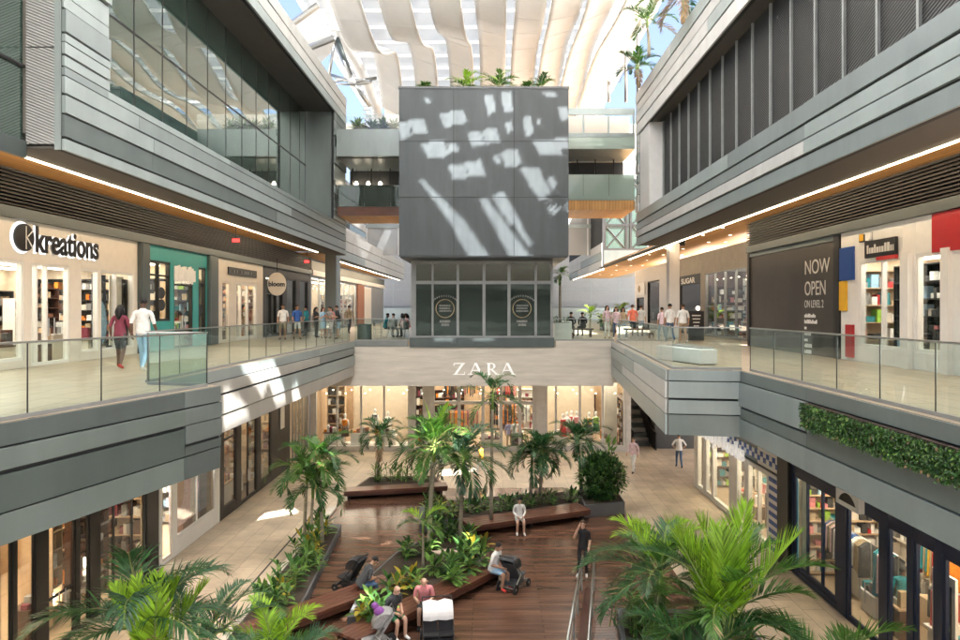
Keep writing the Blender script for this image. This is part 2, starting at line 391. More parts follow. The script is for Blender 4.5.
cladding('cladding', t, RE[0], RE[1], 1, [(6.22,6.5,[(0,6,'clad_white',.07),(6,L0,'clad_pale',.06)]),(5.77,6.21,[(0,9,'clad_pale',.09),(9,L0,'clad_white',.08)]),
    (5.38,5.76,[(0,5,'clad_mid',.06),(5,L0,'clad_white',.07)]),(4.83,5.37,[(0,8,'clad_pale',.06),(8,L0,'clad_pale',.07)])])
t = thing('balcony_front', 'short pale grey balcony face of four panels below the white block seat', 'balcony', (5.4,17.2,ZB))
cladding('cladding', t, RE[1], RE[2], 1, [(6.22,6.5,[(0,3,'clad_mid',.06)]),(5.78,6.21,[(0,3,'clad_mid',.08)]),(5.38,5.74,[(0,3,'clad_mid',.09)]),(4.83,5.37,[(0,3,'clad_grey',.06)])])
t = thing('balcony_front', 'grey panelled balcony front carrying the strip of ivy', 'balcony', (6.28,10,ZB))
L0 = 13.5; us = 3.65
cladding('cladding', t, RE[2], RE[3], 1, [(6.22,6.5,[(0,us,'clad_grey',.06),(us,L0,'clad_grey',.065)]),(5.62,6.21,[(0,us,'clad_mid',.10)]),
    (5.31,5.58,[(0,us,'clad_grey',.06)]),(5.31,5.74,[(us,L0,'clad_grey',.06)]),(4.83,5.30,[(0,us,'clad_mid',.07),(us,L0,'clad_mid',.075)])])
# ivy strip in its trough
rnd = random.Random(5)
t = thing('ivy_hedge', 'strip of dense green ivy growing along a balcony front', 'hedge', (6.2,10,5.74))
m = MB(); m.box(6.13,6.26,4.2,13.42,5.76,6.20,'soil'); m.build('trough', t)
m = MB()
for i in range(8500):
    y = rnd.uniform(4.2,13.42); z = rnd.uniform(5.74,6.19); d = rnd.uniform(.0,.09)+.02*noise.noise((y*2,z*3,0))
    z -= (.03+.12*max(0, noise.noise((y*3.1,0,5))))*(1 if z < 5.85 else 0)*rnd.random()
    p = Vector((6.13-d, y, z)); s = rnd.uniform(.022,.042)
    n = Vector((-1,rnd.uniform(-.7,.7),rnd.uniform(-.2,1.0))).normalized(); a = n.orthogonal().normalized(); a.rotate(Matrix.Rotation(rnd.uniform(0,6.28),3,n)); b = n.cross(a)
    m.add([p-a*s, p-b*s*.6+n*.01, p+a*s, p+b*s*.6+n*.01], [(0,1,2,3)], rnd.choice(['hedge_leaf','hedge_leaf','hedge_leaf','leaf_mid','leaf_deep']) if rnd.random() < .985 else 'palm_dry')
m.build('leaves', t)

# ------------------------------------------------------------------ glass railings
def railing(label, pts, pane=1.5, h=1.09, inset=0.0, z=Z2, rail=True, group='glass railings of the upper floor', m_g='glass_rail', posts=True):
    t = thing('glass_railing', label, 'railing', (pts[0][0], pts[0][1], z), group=group)
    hr = MB(); sh = MB()
    for (x0,y0),(x1,y1) in zip(pts, pts[1:]):
        a = Vector((x0,y0,0)); b = Vector((x1,y1,0)); L = (b-a).length; d = (b-a)/L; n = Vector((-d.y,d.x,0))
        k = max(1, round(L/pane)); sh_w = .03
        xf = Matrix(((d.x,n.x,0,a.x),(d.y,n.y,0,a.y),(0,0,1,z),(0,0,0,1)))

        sh.xf = xf; sh.box(0, L, -.03, .03, .001, .06, 'frame_grey')
        hr.xf = xf
        if rail: hr.box(0, L, -.032, .032, h-.03, h, 'steel')
        for i in range(k):
            g = MB(xf); g.box(L*i/k+.006, L*(i+1)/k-.006, -.007, .007, .05, h-.032 if rail else h, m_g); g.build('glass_pane', t)
        if posts:
            for i in range(k+1):
                sh.box(L*i/k-.008, L*i/k+.008, -.02, -.008, .06, h-.03, 'frame_dark')
    sh.xf = None; hr.xf = None
    sh.build('shoe', t); hr.build('handrail', t)
    return t
off = .16
railing('glass railing with steel handrail in front of the walking couple', [(-7.95,4.6),(-5.72,13.62),(-7.05,13.95)], 1.35)
railing('long glass railing along the balcony by the round sign', [(-7.26,14.3),(-6.87,32.7)], 1.45)
railing('glass railing with steel handrail above the ivy', [(6.45,16.95),(6.45,4.2)], 1.35)
railing('glass railing round the block seat by the hoarding', [(6.35,17.3),(4.66,17.55),(6.0,32.7)], 1.8, posts=False)
railing('glass railing on the stone front beside the cafe diners', [(-6.7,33.2),(-4.05,33.2)], 1.3, posts=False)
railing('glass railing on the stone front beside the white planter box', [(3.05,33.2),(5.95,33.2)], 1.4, posts=False)

# ------------------------------------------------------------------ stone front
t = thing('stone_facade', 'beige stone front with the white shop name under the grey tower', 'wall', (-2,33,4.31))
m = MB(); m.box(-10.4,5.9,33.0,33.4,4.31,6.22,'stone'); m.build('stone_band', t)
m = MB(); m.box(-10.4,-4.1,32.98,33.38,6.224,6.5,'curb_grey'); m.box(3.1,5.9,32.98,33.38,6.224,6.5,'stone'); m.build('coping', t)
m = MB(); m.box(-10.4,9.3,33.4,38.9,4.42,4.6,'cream'); m.build('underside', t)
m = MB()                                                  # ZARA in serif capitals: x, thick and thin strokes
def stroke(x0,z0,x1,z1,w):
    m.add([(x0-w/2,32.95,z0),(x0+w/2,32.95,z0),(x1+w/2,32.95,z1),(x1-w/2,32.95,z1),(x0-w/2,32.995,z0),(x0+w/2,32.995,z0),(x1+w/2,32.995,z1),(x1-w/2,32.995,z1)],[(0,1,2,3),(7,6,5,4),(0,4,5,1),(1,5,6,2),(2,6,7,3),(3,7,4,0)],'letter_lit')
def bar(x0,x1,z0,z1): m.box(x0,x1,32.952,32.993,z0,z1,'letter_lit')
zt, zb = 5.42, 4.86
def serif(x,z): bar(x-.11,x+.11,z,z+.035)
def letA(x):
    stroke(x+.04,zb,x+.30,zt,.045); stroke(x+.60,zb,x+.32,zt+.0,.12); bar(x+.15,x+.48,zb+.19,zb+.225); serif(x+.04,zb-.001); serif(x+.60,zb-.002)
x = AT(453,370,33).x
stroke(x+.10,zb,x+.50,zt,.13); bar(x+.03,x+.58,zt-.036,zt+.001); bar(x,x+.58,zb-.001,zb+.036); bar(x+.03,x+.06,zt-.13,zt-.03); bar(x+.55,x+.58,zb+.03,zb+.14)
letA(x+.78)
r0 = x+1.62
bar(r0+.06,r0+.17,zb+.002,zt-.002); serif(r0+.11,zb-.001); bar(r0,r0+.3,zt-.033,zt+.001); bar(r0+.1,r0+.3,zb+.25,zb+.283)
for k in range(9):
    a0 = math.pi*(-.5+k/9); a1 = math.pi*(-.5+(k+1)/9); cx, cz = r0+.28, zt-.142
    m.add([(cx+.16*math.cos(a0),32.954,cz+.142*math.sin(a0)),(cx+.16*math.cos(a1),32.954,cz+.142*math.sin(a1)),(cx+.06*math.cos(a1),32.954,cz+.107*math.sin(a1)),(cx+.06*math.cos(a0),32.954,cz+.107*math.sin(a0))],[(0,1,2,3)],'letter_lit')
stroke(r0+.52,zb,r0+.24,zb+.27,.12); serif(r0+.55,zb-.002)
letA(x+2.32)
m.build('lettering', t)

# ------------------------------------------------------------------ grey tower with glazed base
t = thing('grey_tower', 'dark grey panelled tower dappled with sunlight above a glazed kiosk', 'tower', (0,34,6.5))
m = MB(); X0, X1, Y0, Y1, zb, zt = -4.25, 3.5, 31.0, 39.5, 10.45, 18.1
xs = [X0,-1.75,1.0,X1]; zs = [zb,13.15,15.7,zt]
m.box(X0+.02,X1-.02,Y0+.02,Y1,zb+.02,zt-.02,'groove')
for i in range(3):
    for j in range(3): m.box(xs[i]+.014,xs[i+1]-.014,Y0,Y0+.05,zs[j]+.014,zs[j+1]-.014,'box_panel')
for j in range(3):
    for k in range(3):
        ya, yb = Y0+.06+k*2.8, Y0+.06+(k+1)*2.8
        for xa, xb in ((X0,X0+.019),(X1-.019,X1)): m.box(xa,xb,ya+.006,yb-.006,zs[j]+.006,zs[j+1]-.006,'box_panel')
m.build('cladding', t)
m = MB(); m.box(X0-.02,X1+.02,Y0-.02,Y0+.1,zt,zt+.1,'box_edge'); m.box(X0-.02,X0+.1,Y0+.1,Y1,zt,zt+.1,'box_edge'); m.box(X1-.1,X1+.02,Y0+.1,Y1,zt,zt+.1,'box_edge'); m.box(X0+.1,X1-.1,Y0+.1,Y1,zt-.015,zt+.02,'soil'); m.build('coping', t)
m = MB(); m.box(X0+.05,X1-.05,Y0+.05,Y1-.05,zb-.06,zb+.015,'box_panel'); m.build('underside', t)
px2x = lambda p: (p-VX)*33.05/F
m = MB(); bx0, bx1, by0, by1 = px2x(411), px2x(553), 33.05, 39.0
m.box(bx0-.05,bx1+.05,by0-.12,by1,6.2,6.66,'clad_dark'); m.build('plinth', t)
fr = MB()
mul = [(411,416),(431.5,433.5),(456.5,459),(482.5,485.5),(507.5,510.5),(534.5,537),(550.5,553)]
for a,b in mul: fr.box(px2x(a),px2x(b),by0,by0+.12,6.66,zb-.06,'frame_grey')
fr.box(bx0+.1,bx1-.05,by0+.02,by0+.1,9.26,9.42,'frame_grey'); fr.box(bx0+.1,bx1-.05,by0+.02,by0+.1,6.661,6.75,'frame_grey'); fr.box(bx0+.1,bx1-.05,by0+.02,by0+.1,10.24,10.39,'frame_grey')
for yy in (35,37,38.9):
    for xx in (bx0,bx1-.1): fr.box(xx,xx+.1,yy-.05,yy+.05,6.66,zb-.06,'frame_grey')
for xx in (bx0+.01,bx1-.09):
    fr.box(xx,xx+.08,by0+.12,by1,9.26,9.42,'frame_grey')
fr.build('window_frame', t)
for i in range(6):
    a, b = px2x(mul[i][1]), px2x(mul[i+1][0])
    for z0, z1 in ((6.75,9.26),(9.42,10.24)):
        g = MB(); g.box(a,b,by0+.05,by0+.06,z0,z1,'glass_green'); g.build('glass_pane', t)
g = MB(); g.box(bx0+.03,bx0+.04,by0+.12,by1,6.75,9.26,'glass_green'); g.box(bx0+.03,bx0+.04,by0+.12,by1,9.42,10.3,'glass_green'); g.build('side_glazing', t)
g = MB(); g.box(bx1-.04,bx1-.03,by0+.12,by1,6.75,9.26,'glass_green'); g.box(bx1-.04,bx1-.03,by0+.12,by1,9.42,10.3,'glass_green'); g.build('side_glazing', t)
g = MB(); g.box(px2x(537.5),px2x(550),by0+.10,by0+.13,6.76,9.25,'cream'); g.build('blind', t)
g = MB(); g.box(px2x(416.5),px2x(431),by0+.45,by0+.5,6.76,9.25,'cloth_khaki'); g.build('blind', t)
g = MB(); g.box(bx0+.3,bx1-.3,38.2,38.4,6.52,10.3,'dark_grey'); g.box(bx0+.2,bx1-.2,33.3,38.4,6.5,6.52,'dark_grey'); rk = random.Random(12)
for k in range(16):
    xk = rk.uniform(bx0+.6,bx1-.9); yk = rk.uniform(34.5,37.6); hk = rk.uniform(.8,2.2); g.box(xk,xk+rk.uniform(.3,.8),yk,yk+.4,6.52,6.52+hk,rk.choice(['bench_side','frame_grey','clad_green','cloth_khaki','dark_grey']))
g.build('interior', t)
for cx in (445,522):
    g = MB(); c = Vector((px2x(cx), by0+.035, AT(0,308.5,33.05).z))
    for k in range(28):
        a0, a1 = 2*math.pi*k/28, 2*math.pi*(k+1)/28
        P = lambda a,r: (c.x+r*math.cos(a), c.y, c.z+r*math.sin(a))
        g.add([P(a0,.46),P(a1,.46),P(a1,.425),P(a0,.425)],[(0,1,2,3)],'cloth_khaki')
    rr = random.Random(cx)
    for k in range(3):
        x = -.28
        while x < .26:
            w = rr.uniform(.03,.08); g.box(c.x+x,c.x+x+w,c.y-.002,c.y,c.z+.1-k*.13,c.z+.18-k*.13,'cloth_grey'); x += w+.02
    for k in range(12):
        a = R(35+110*k/11); g.box(c.x-.68*math.cos(a)-.03,c.x-.68*math.cos(a)+.03,c.y-.002,c.y,c.z+.5*math.sin(a)+.08,c.z+.5*math.sin(a)+.16,'cloth_grey')
    for k, wd in ((0,.26),(1,.18)):
        x = -wd
        while x < wd:
            g.box(c.x+x,c.x+x+.05,c.y-.002,c.y,c.z-.68-k*.17,c.z-.57-k*.17,'cloth_grey'); x += .066
    g.build('lettering', t)

# ------------------------------------------------------------------ left upper block
t = thing('upper_facade', 'grey banded upper block with perforated corner panel and tall green windows', 'building', (-9,28,11.37))
XL3, YA, YB, YE = -9.0, 14.2, 15.9, 41.6
zs1 = [11.37,11.64,12.14,12.55,12.94]
shl = ['clad_pale','clad_pale','clad_mid','clad_mid','clad_grey']
cladding('band_cladding', t, (XL3,YA), (XL3,YE), 1, [
  (11.37,11.62,[(0,12,'clad_pale',.08),(12,27.4,'clad_mid',.08)]),(11.66,12.13,[(0,3.7,'clad_grey',.07),(3.7,14,'clad_grey',.065),(14,27.4,'clad_mid',.07)]),
  (12.15,12.53,[(0,3.7,'clad_pale',.10),(3.7,16,'clad_pale',.105),(16,27.4,'clad_grey',.08)]),(12.57,12.93,[(0,3.0,'clad_pale',.08),(3.0,27.4,'clad_mid',.08)]),(12.94,13.12,[(0,1.6,'clad_mid',.08),(1.6,9,'clad_pale',.08),(9,27.4,'clad_mid',.085)])])
zs2 = [13.13,13.36,13.64,13.82,14.33,14.62,15.1,15.4,15.95,16.3,16.9,17.3,17.9,18.3,18.8,19.28]
cladding('pier_cladding', t, (XL3,YA), (XL3,YB), 1, auto_rows(zs2, 1.7, ['clad_pale','clad_pale','clad_mid'], 3, 9, 12, .5))
cladding('end_cladding', t, (XL3,38.6), (XL3,YE), 1, auto_rows(zs2, 3.0, ['clad_mid','clad_grey','clad_pale'], 4, 9, 12, .5))
cladding('roof_cladding', t, (XL3,YA), (XL3,YE), 1, [(19.30,19.75,[(0,9,'clad_white',.1),(9,27.4,'clad_pale',.1)]),(19.80,20.3,[(0,14,'clad_white',.08),(14,27.4,'clad_white',.09)]),(20.34,20.9,[(0,6,'clad_pale',.1),(6,27.4,'clad_white',.1)])])
m = MB(); m.box(-9.72,XL3-.13,YA-.02,YA+.06,11.5,13.5,'perforated'); m.box(-9.72,XL3-.13,YA-.02,YA+.06,13.53,16.6,'perforated'); m.box(-9.72,XL3-.13,YA-.02,YA+.06,16.63,20.9,'perforated'); m.build('perforated_panel', t)
m = MB(); m.box(XL3-.13,XL3+.0,YA-.02,YA+.012,11.38,20.9,'clad_pale'); m.build('corner_trim', t)
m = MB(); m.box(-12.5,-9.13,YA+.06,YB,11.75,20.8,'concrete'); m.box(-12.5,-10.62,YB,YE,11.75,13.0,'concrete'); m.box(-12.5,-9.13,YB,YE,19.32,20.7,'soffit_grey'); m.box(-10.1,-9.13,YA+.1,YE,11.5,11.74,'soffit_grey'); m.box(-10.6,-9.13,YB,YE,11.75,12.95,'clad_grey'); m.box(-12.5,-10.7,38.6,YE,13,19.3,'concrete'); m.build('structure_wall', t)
m = MB(); m.box(-10.6,-9.13,38.6,YE,12.96,19.31,'clad_grey'); m.build('return_wall', t)
m = MB(); m.box(-10.58,-9.14,YB,38.6,12.952,12.97,'clad_mid'); m.build('ledge', t)
m = MB()
ys = [YB+.05,18.4]+[20.1+k*1.73 for k in range(11)]+[38.5]
for y in ys: m.box(-10.62,-10.57,y-.022,y+.022,12.96,19.3,'frame_dark')
for z in (16.2,): m.box(-10.6,-10.565,YB,38.6,z-.03,z+.03,'frame_dark')
m.build('window_frame', t)
for a, b in zip(ys, ys[1:]):
    for z0, z1 in ((12.97,16.17),(16.23,19.3)):
        g = MB(); g.box(-10.59,-10.58,a+.035,b-.035,z0,z1,'glass_facade'); g.build('glass_pane', t)
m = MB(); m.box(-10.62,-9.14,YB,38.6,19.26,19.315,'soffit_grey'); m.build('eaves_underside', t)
for k in range(10): pass
# recessed near glazing, left of the corner
t = thing('glazed_wall', 'dark green glazed wall beside the perforated corner panel', 'window wall', (-9.75,9,11.5))
m = MB(); m.box(-9.8,-9.7,4,14.18,11.2,11.55,'clad_dark')
for y in (4.05,7,10,13.0): m.box(-9.8,-9.72,y-.03,y+.03,11.55,20.9,'frame_dark')
for z in (13.1,15.2,17.3): m.box(-9.8,-9.72,4,14.17,z-.03,z+.03,'frame_dark')
m.build('window_frame', t)
m = MB(); m.box(-9.79,-9.78,4,14.17,11.55,20.9,'glass_facade'); m.build('glazing', t)
m = MB(); m.box(-12.5,-10.3,4,14.17,11.75,20.9,'dark_grey'); m.build('backing_wall', t)

# ------------------------------------------------------------------ right upper block
t = thing('upper_facade', 'grey banded upper block with dark mesh screens between pale fins', 'building', (7.7,22,11.37))
XR3, YS, YF = 7.7, 3.6, 36.0
def rr(z0,z1,*ps): return (z0,z1,[(YF-b,YF-a,s,w) for a,b,s,w in ps])
cladding('band_cladding', t, (XR3,YF), (XR3,YS), 1, [
  rr(11.37,11.78,(YS,36,'clad_mid',.07)), rr(11.83,12.17,(YS,16.6,'clad_pale',.10),(16.6,36,'clad_white',.10)),
  rr(12.2,12.55,(YS,16.6,'clad_pale',.08),(16.6,36,'clad_mid',.07)), rr(12.6,13.08,(YS,16.6,'clad_mid',.09),(16.6,22,'clad_mid',.075),(22,36,'clad_pale',.08))])
cladding('roof_cladding', t, (XR3,YF), (XR3,YS), 1, [rr(17.2,17.75,(YS,20,'clad_pale',.09),(20,36,'clad_white',.09)),rr(17.8,18.3,(YS,24,'clad_pale',.1),(24,36,'clad_white',.1)),rr(18.34,18.8,(YS,36,'clad_white',.08)),rr(18.84,19.4,(YS,29,'clad_pale',.1),(29,36,'clad_white',.1))])
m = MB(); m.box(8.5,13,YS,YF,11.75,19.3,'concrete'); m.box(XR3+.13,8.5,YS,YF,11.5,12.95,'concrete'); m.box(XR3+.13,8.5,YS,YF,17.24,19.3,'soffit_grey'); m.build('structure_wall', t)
m = MB(); m.box(XR3+.005,8.48,33.3,35.9,13.08,17.22,'white_wall'); m.build('return_wall', t)
zs3 = [11.37,11.8,12.2,12.6,13.1,13.6,14.0,14.6,15.1,15.6,16.2,16.7,17.2,17.8,18.4,19.0,19.4]
cladding('end_cladding', t, (XR3+.02,YF+.02), (10.2,YF+.02), -1, auto_rows(zs3, 2.5, ['clad_pale','clad_white','clad_mid'], 9, 9, 12))
cladding('corner_cladding', t, (XR3-.005,YF+.02), (XR3-.005,YF-.6), 1, auto_rows([z for z in zs3 if 13 < z < 17.3], .62, ['clad_pale','clad_white'], 10, 9, 12))
m = MB(); m.box(8.40,8.48,YS,33.3,12.96,17.23,'mesh_dark'); m.build('mesh_screen', t)
for k in range(21):
    y = 33.2-k*1.42
    g = MB(); g.box(8.33,8.40,y-.04,y+.04,12.96,17.23,'fin'); g.build('fin', t)
m = MB(); m.box(XR3+.1,8.5,YS,33.3,12.955,12.97,'clad_mid'); m.build('ledge', t)

# far right block with braced window
t = thing('upper_facade', 'distant upper block with white bands and a dark braced end window', 'building', (9.1,66,11.4))
cladding('cladding', t, (9.1,80), (9.1,56), 1, auto_rows([11.4,12.1,12.8,13.5], 24, ['clad_white','clad_pale','clad_white'], 21, 6, 12)+auto_rows([18.8,19.6,20.4], 24, ['clad_white'], 22))
cladding('end_cladding', t, (9.1,56), (14,56), -1*-1 if False else 1, auto_rows([11.4,12.0], 5, ['clad_dark'], 21, 6, 12)) if False else None
m = MB(); m.box(9.25,16,56.3,80,11.75,20.3,'concrete'); m.box(9.2,16,56.02,56.3,11.75,12.9,'clad_dark'); m.box(9.2,16,56.02,56.3,18.8,20.3,'clad_white'); m.build('structure_wall', t)
m = MB(); m.box(9.16,9.24,62,72,13.5,18.7,'glass_dark'); m.box(9.16,9.24,57,61.6,13.5,18.7,'glass_dark'); m.box(9.26,12.8,56.15,56.2,12.9,18.8,'glass_facade'); m.build('glazing', t)
m = MB()
for x in (9.2,11.0,11.35,13.2):
    m.box(x,x+.18,56.02,56.14,12.9,18.8,'frame_dark')
for z in (12.9,14.9,16.8,18.6): m.box(9.2,13.2,56.03,56.13,z,z+.15,'frame_dark')
for xa, xb in ((9.38,11.0),(11.53,13.2)):
    for za, zb in ((13.05,14.9),(15.05,16.8),(16.95,18.6)):
        m.tube([(xa,56.08,za),(xb,56.08,zb)],.05,'frame_dark',6); m.tube([(xa,56.1,zb),(xb,56.1,za)],.05,'frame_dark',6)
m.build('window_frame', t)

# far left block
t = thing('upper_facade', 'distant upper block with sunlit white bands behind the diners', 'building', (-10.1,60,11.4))
cladding('cladding', t, (-10.1,45), (-10.1,78), 1, auto_rows([11.4,12.0,12.7,13.4], 33, ['clad_white','clad_pale','clad_white'], 31, 6, 12))
m = MB(); m.box(-16,-10.24,45,78,11.62,13.3,'concrete'); m.box(-16,-12.4,45,78,13.3,19,'concrete'); m.build('structure_wall', t)
m = MB()
for z in (14.2,15.5,16.8): m.box(-12.36,-12.3,46,77,z,z+.7,'sign_lit' if False else 'white_wall')
m.box(-12.39,-12.365,46,77,13.4,19,'glass_dark'); m.build('glazing', t)
m = MB(); m.box(-10.6,-9.9,43.2,44.4,6.5,20.9,'clad_mid'); o = m.build('column'); tag(o, 'tall grey steel-clad column at the end of the window-walled upper block', 'column'); 

# ------------------------------------------------------------------ bridges beside the tower
def bridge(label, x0, x1, y0, y1, loc, bright):
    t = thing('footbridge', label, 'footbridge', loc)
    m = MB(); m.box(x0,x1,y0+.1,y1,13.45,13.9,'soffit_wood'); m.box(x0,x1,y0+.1,y1,13.9,14.2,'clad_mid'); m.build('deck', t); m = MB(); m.box(x0,x1,y0+.1,y1,16.75,16.95,'clad_mid'); m.build('upper_deck', t)
    m = MB(); m.box(x0,x1,y0+.02,y0+.1,13.44,13.95,'bench_top' if not bright else 'soffit_wood'); m.build('edge_beam', t)
    n = 3
    for i in range(n):
        a, b = x0+(x1-x0)*i/n, x0+(x1-x0)*(i+1)/n
        g = MB(); g.box(a+.01,b-.01,y0,y0+.015,13.96,15.35 if bright else 15.2,'glass_bridge' if bright else 'glass_green'); g.build('glass_pane', t)
    m = MB(); m.box(x0,x1,y1-.4,y1-.2,14.2,16.7,'dark_grey'); m.build('back_wall', t)
    m = MB()
    for k in range(4): m.box(x0+.3+k*(x1-x0)/4,x0+.36+k*(x1-x0)/4,y1-1.2,y1-1.1,14.2,16.7,'black_metal')
    m.box(x0,x1,y1-1.2,y1-1.1,15.5,15.6,'black_metal'); m.build('mullion', t)
    for k in range(0 if bright else 3):
        g = MB(); q = x0+.5+k*(x1-x0-.9)/5; g.lathe((q,y1-.9,15.75),[(.10,.0),(.13,.05),(.05,.2)],'lamp_shop',10); g.tube([(q,y1-.9,15.9),(q,y1-.9,16.74)],.012,'black_metal',5); g.build('pendant_lamp', t)
    m = MB()
    if bright:
        m.box(x0,x1,y0+.02,y0+.1,16.75,17.4,'glass_bridge'); m.box(x0,x1,y0,y0+.1,17.4,17.6,'clad_mid'); m.box(x0,x1,y0,y0+.1,18.6,18.95,'clad_pale')
        for k in range(4): m.box(x0+.01+k*(x1-x0-.12)/3,x0+.11+k*(x1-x0-.12)/3,y0+.01,y0+.09,17.6,18.6,'clad_pale')
        m.box(x0,x1,y0+1.4,y0+1.5,17.4,18.9,'cream')
    else:
        m.box(x0,x1,y0-.3,y0+.1,16.8,18.35,'clad_mid'); m.box(x0,x1,y0+.1,y1,18.0,18.25,'concrete')
    m.build('parapet', t)
    if not bright:
        g = MB(); g.box(x0,x1,y0-.28,y0-.27,18.35,19.2,'glass_clear'); g.build('glass_balustrade', t)
    return t
bridge('footbridge with dark restaurant level and potted ferns on top', -8.9, -4.3, 39.2, 43.0, (-6.6,41,13.4), False)
bridge('footbridge of pale glass dappled with sun beside the grey tower', 3.55, 7.75, 36.9, 40.5, (5.6,38.5,13.4), True)

# ------------------------------------------------------------------ soffits above the upper walkway, light lines, louvres
m = MB(); m.box(-12.4,-10.22,3.6,42.5,11.66,11.72,'soffit_wood'); struct(m.build('ceiling'))
m = MB(); m.box(-12.4,-10.30,42.5,78,11.52,11.58,'soffit_wood'); struct(m.build('ceiling'))
m = MB(); m.box(9.22,10.9,3.6,28.4,11.66,11.72,'soffit_wood'); m.box(9.22,14,28.4,80,11.66,11.72,'soffit_wood'); struct(m.build('ceiling'))
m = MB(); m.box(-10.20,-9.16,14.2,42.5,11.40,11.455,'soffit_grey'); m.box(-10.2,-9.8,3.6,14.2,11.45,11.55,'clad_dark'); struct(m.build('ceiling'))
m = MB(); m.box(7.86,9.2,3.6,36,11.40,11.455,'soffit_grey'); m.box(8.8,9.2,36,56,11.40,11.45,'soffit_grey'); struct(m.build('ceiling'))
for lab, (x0,x1,y0,y1,z) in {'long warm light line in the wooden soffit over the teal shop':(-10.29,-10.23,14.3,40,11.375),'short warm light line in the soffit above the white beam':(-10.40,-10.34,46,76,11.26),
        'long warm light line in the wooden soffit over the hoarding':(9.22,9.28,6,46,11.375),'short warm light line in the soffit under the braced window':(9.3,9.36,57,78,11.38)}.items():
    m = MB(); xo = x1 if x0 < 0 else x0-.03; m.box(xo,xo+.03,y0,y1,z+.02,z+.26,'steel'); m.box(x0,x1,y0,y1,z,z+.08,'lamp_line'); o = m.build('light_line'); tag(o, lab, 'light')
# recessed downlights in the right soffit
dl = None; k = 0
for y in (30,33,36.5,40.5,45,50,56,63,71):
    for x in (10.3,11.5,12.6) if y < 45 else (10.3,11.4,12.5):
        x2 = x+((k*7)%5-2)*.06
        if dl is None:
            dl = thing('downlight', 'small round downlight recessed in the wooden soffit past the hoarding', 'downlight', (x2,y,11.63), group='downlights in the wooden soffit past the hoarding')
            g = MB(); g.lathe((x2,y,11.63),[(.10,.03),(.10,.0),(.07,.0),(.07,.03)],'white_paint',12); g.build('trim', dl)
            g = MB(); g.lathe((x2,y,11.635),[(.068,.0),(.068,.02)],'lamp_spot',12); g.build('lens', dl)
        else: dup(dl, (x2,y,11.63))
        k += 1
def louvres(label, X, s, y0, y1):
    t = thing('louvre_grille', label, 'grille', (X,(y0+y1)/2,10.65))
    m = MB(); m.box(min(X,X-s*.05),max(X,X-s*.05),y0,y1,10.66,11.65,'black_metal'); m.build('backing', t)
    m = MB()
    for k in range(10):
        z = 10.70+k*.095; m.box(min(X+s*.01,X+s*.13),max(X+s*.01,X+s*.13),y0,y1,z,z+.035,'slat')
    m.build('slats', t)
    m = MB(); m.box(min(X-s*.1,X+s*.16),max(X-s*.1,X+s*.16),y0,y1,10.38,10.655,'frame_grey' if False else 'clad_dark'); m.build('beam', t)
louvres('dark louvre grille above the cream and teal shop fronts', -12.3, 1, 3.6, 46)
louvres('dark louvre grille above the hoarding and the toy shop', 10.8, -1, 3.6, 28.5)
m = MB(); m.box(-12.5,-12.1,46,77,10.35,10.7,'white_paint'); m.box(-12.6,-12.2,46,77,10.7,11.35,'clad_dark'); o = m.build('beam'); tag(o, 'white beam above the tall cream-lit glass shop front', 'beam')
def exit_sign(p, label):
    t = thing('exit_sign', label, 'sign', p, group='red hanging signs'); x, y, z = p
    m = MB(); m.box(x-.17,x+.17,y-.03,y+.03,z,z+.19,'red'); m.build('box', t)
    m = MB(); m.box(x-.15,x+.15,y-.034,y-.031,z+.02,z+.17,'exit_red'); m.build('face', t)
    m = MB(); m.tube([(x,y,z+.19),(x,y,11.65)],.015,'black_metal',6); m.build('rod', t)
exit_sign((-11.3,30,10.98), 'red lit sign hanging from the soffit over the narrow cream shop')
exit_sign((-11.3,41.5,10.85), 'red lit sign hanging from the soffit over the dark framed shop')
# column on the right walkway
x, y = AT(673,300,36).x, 36
m = MB(); m.box(x-.28,x+.28,y-.28,y+.28,6.5,11.5,'white_wall'); o = m.build('column', bevel=.02); tag(o, 'square white column carrying the wooden soffit past the hoarding', 'column')
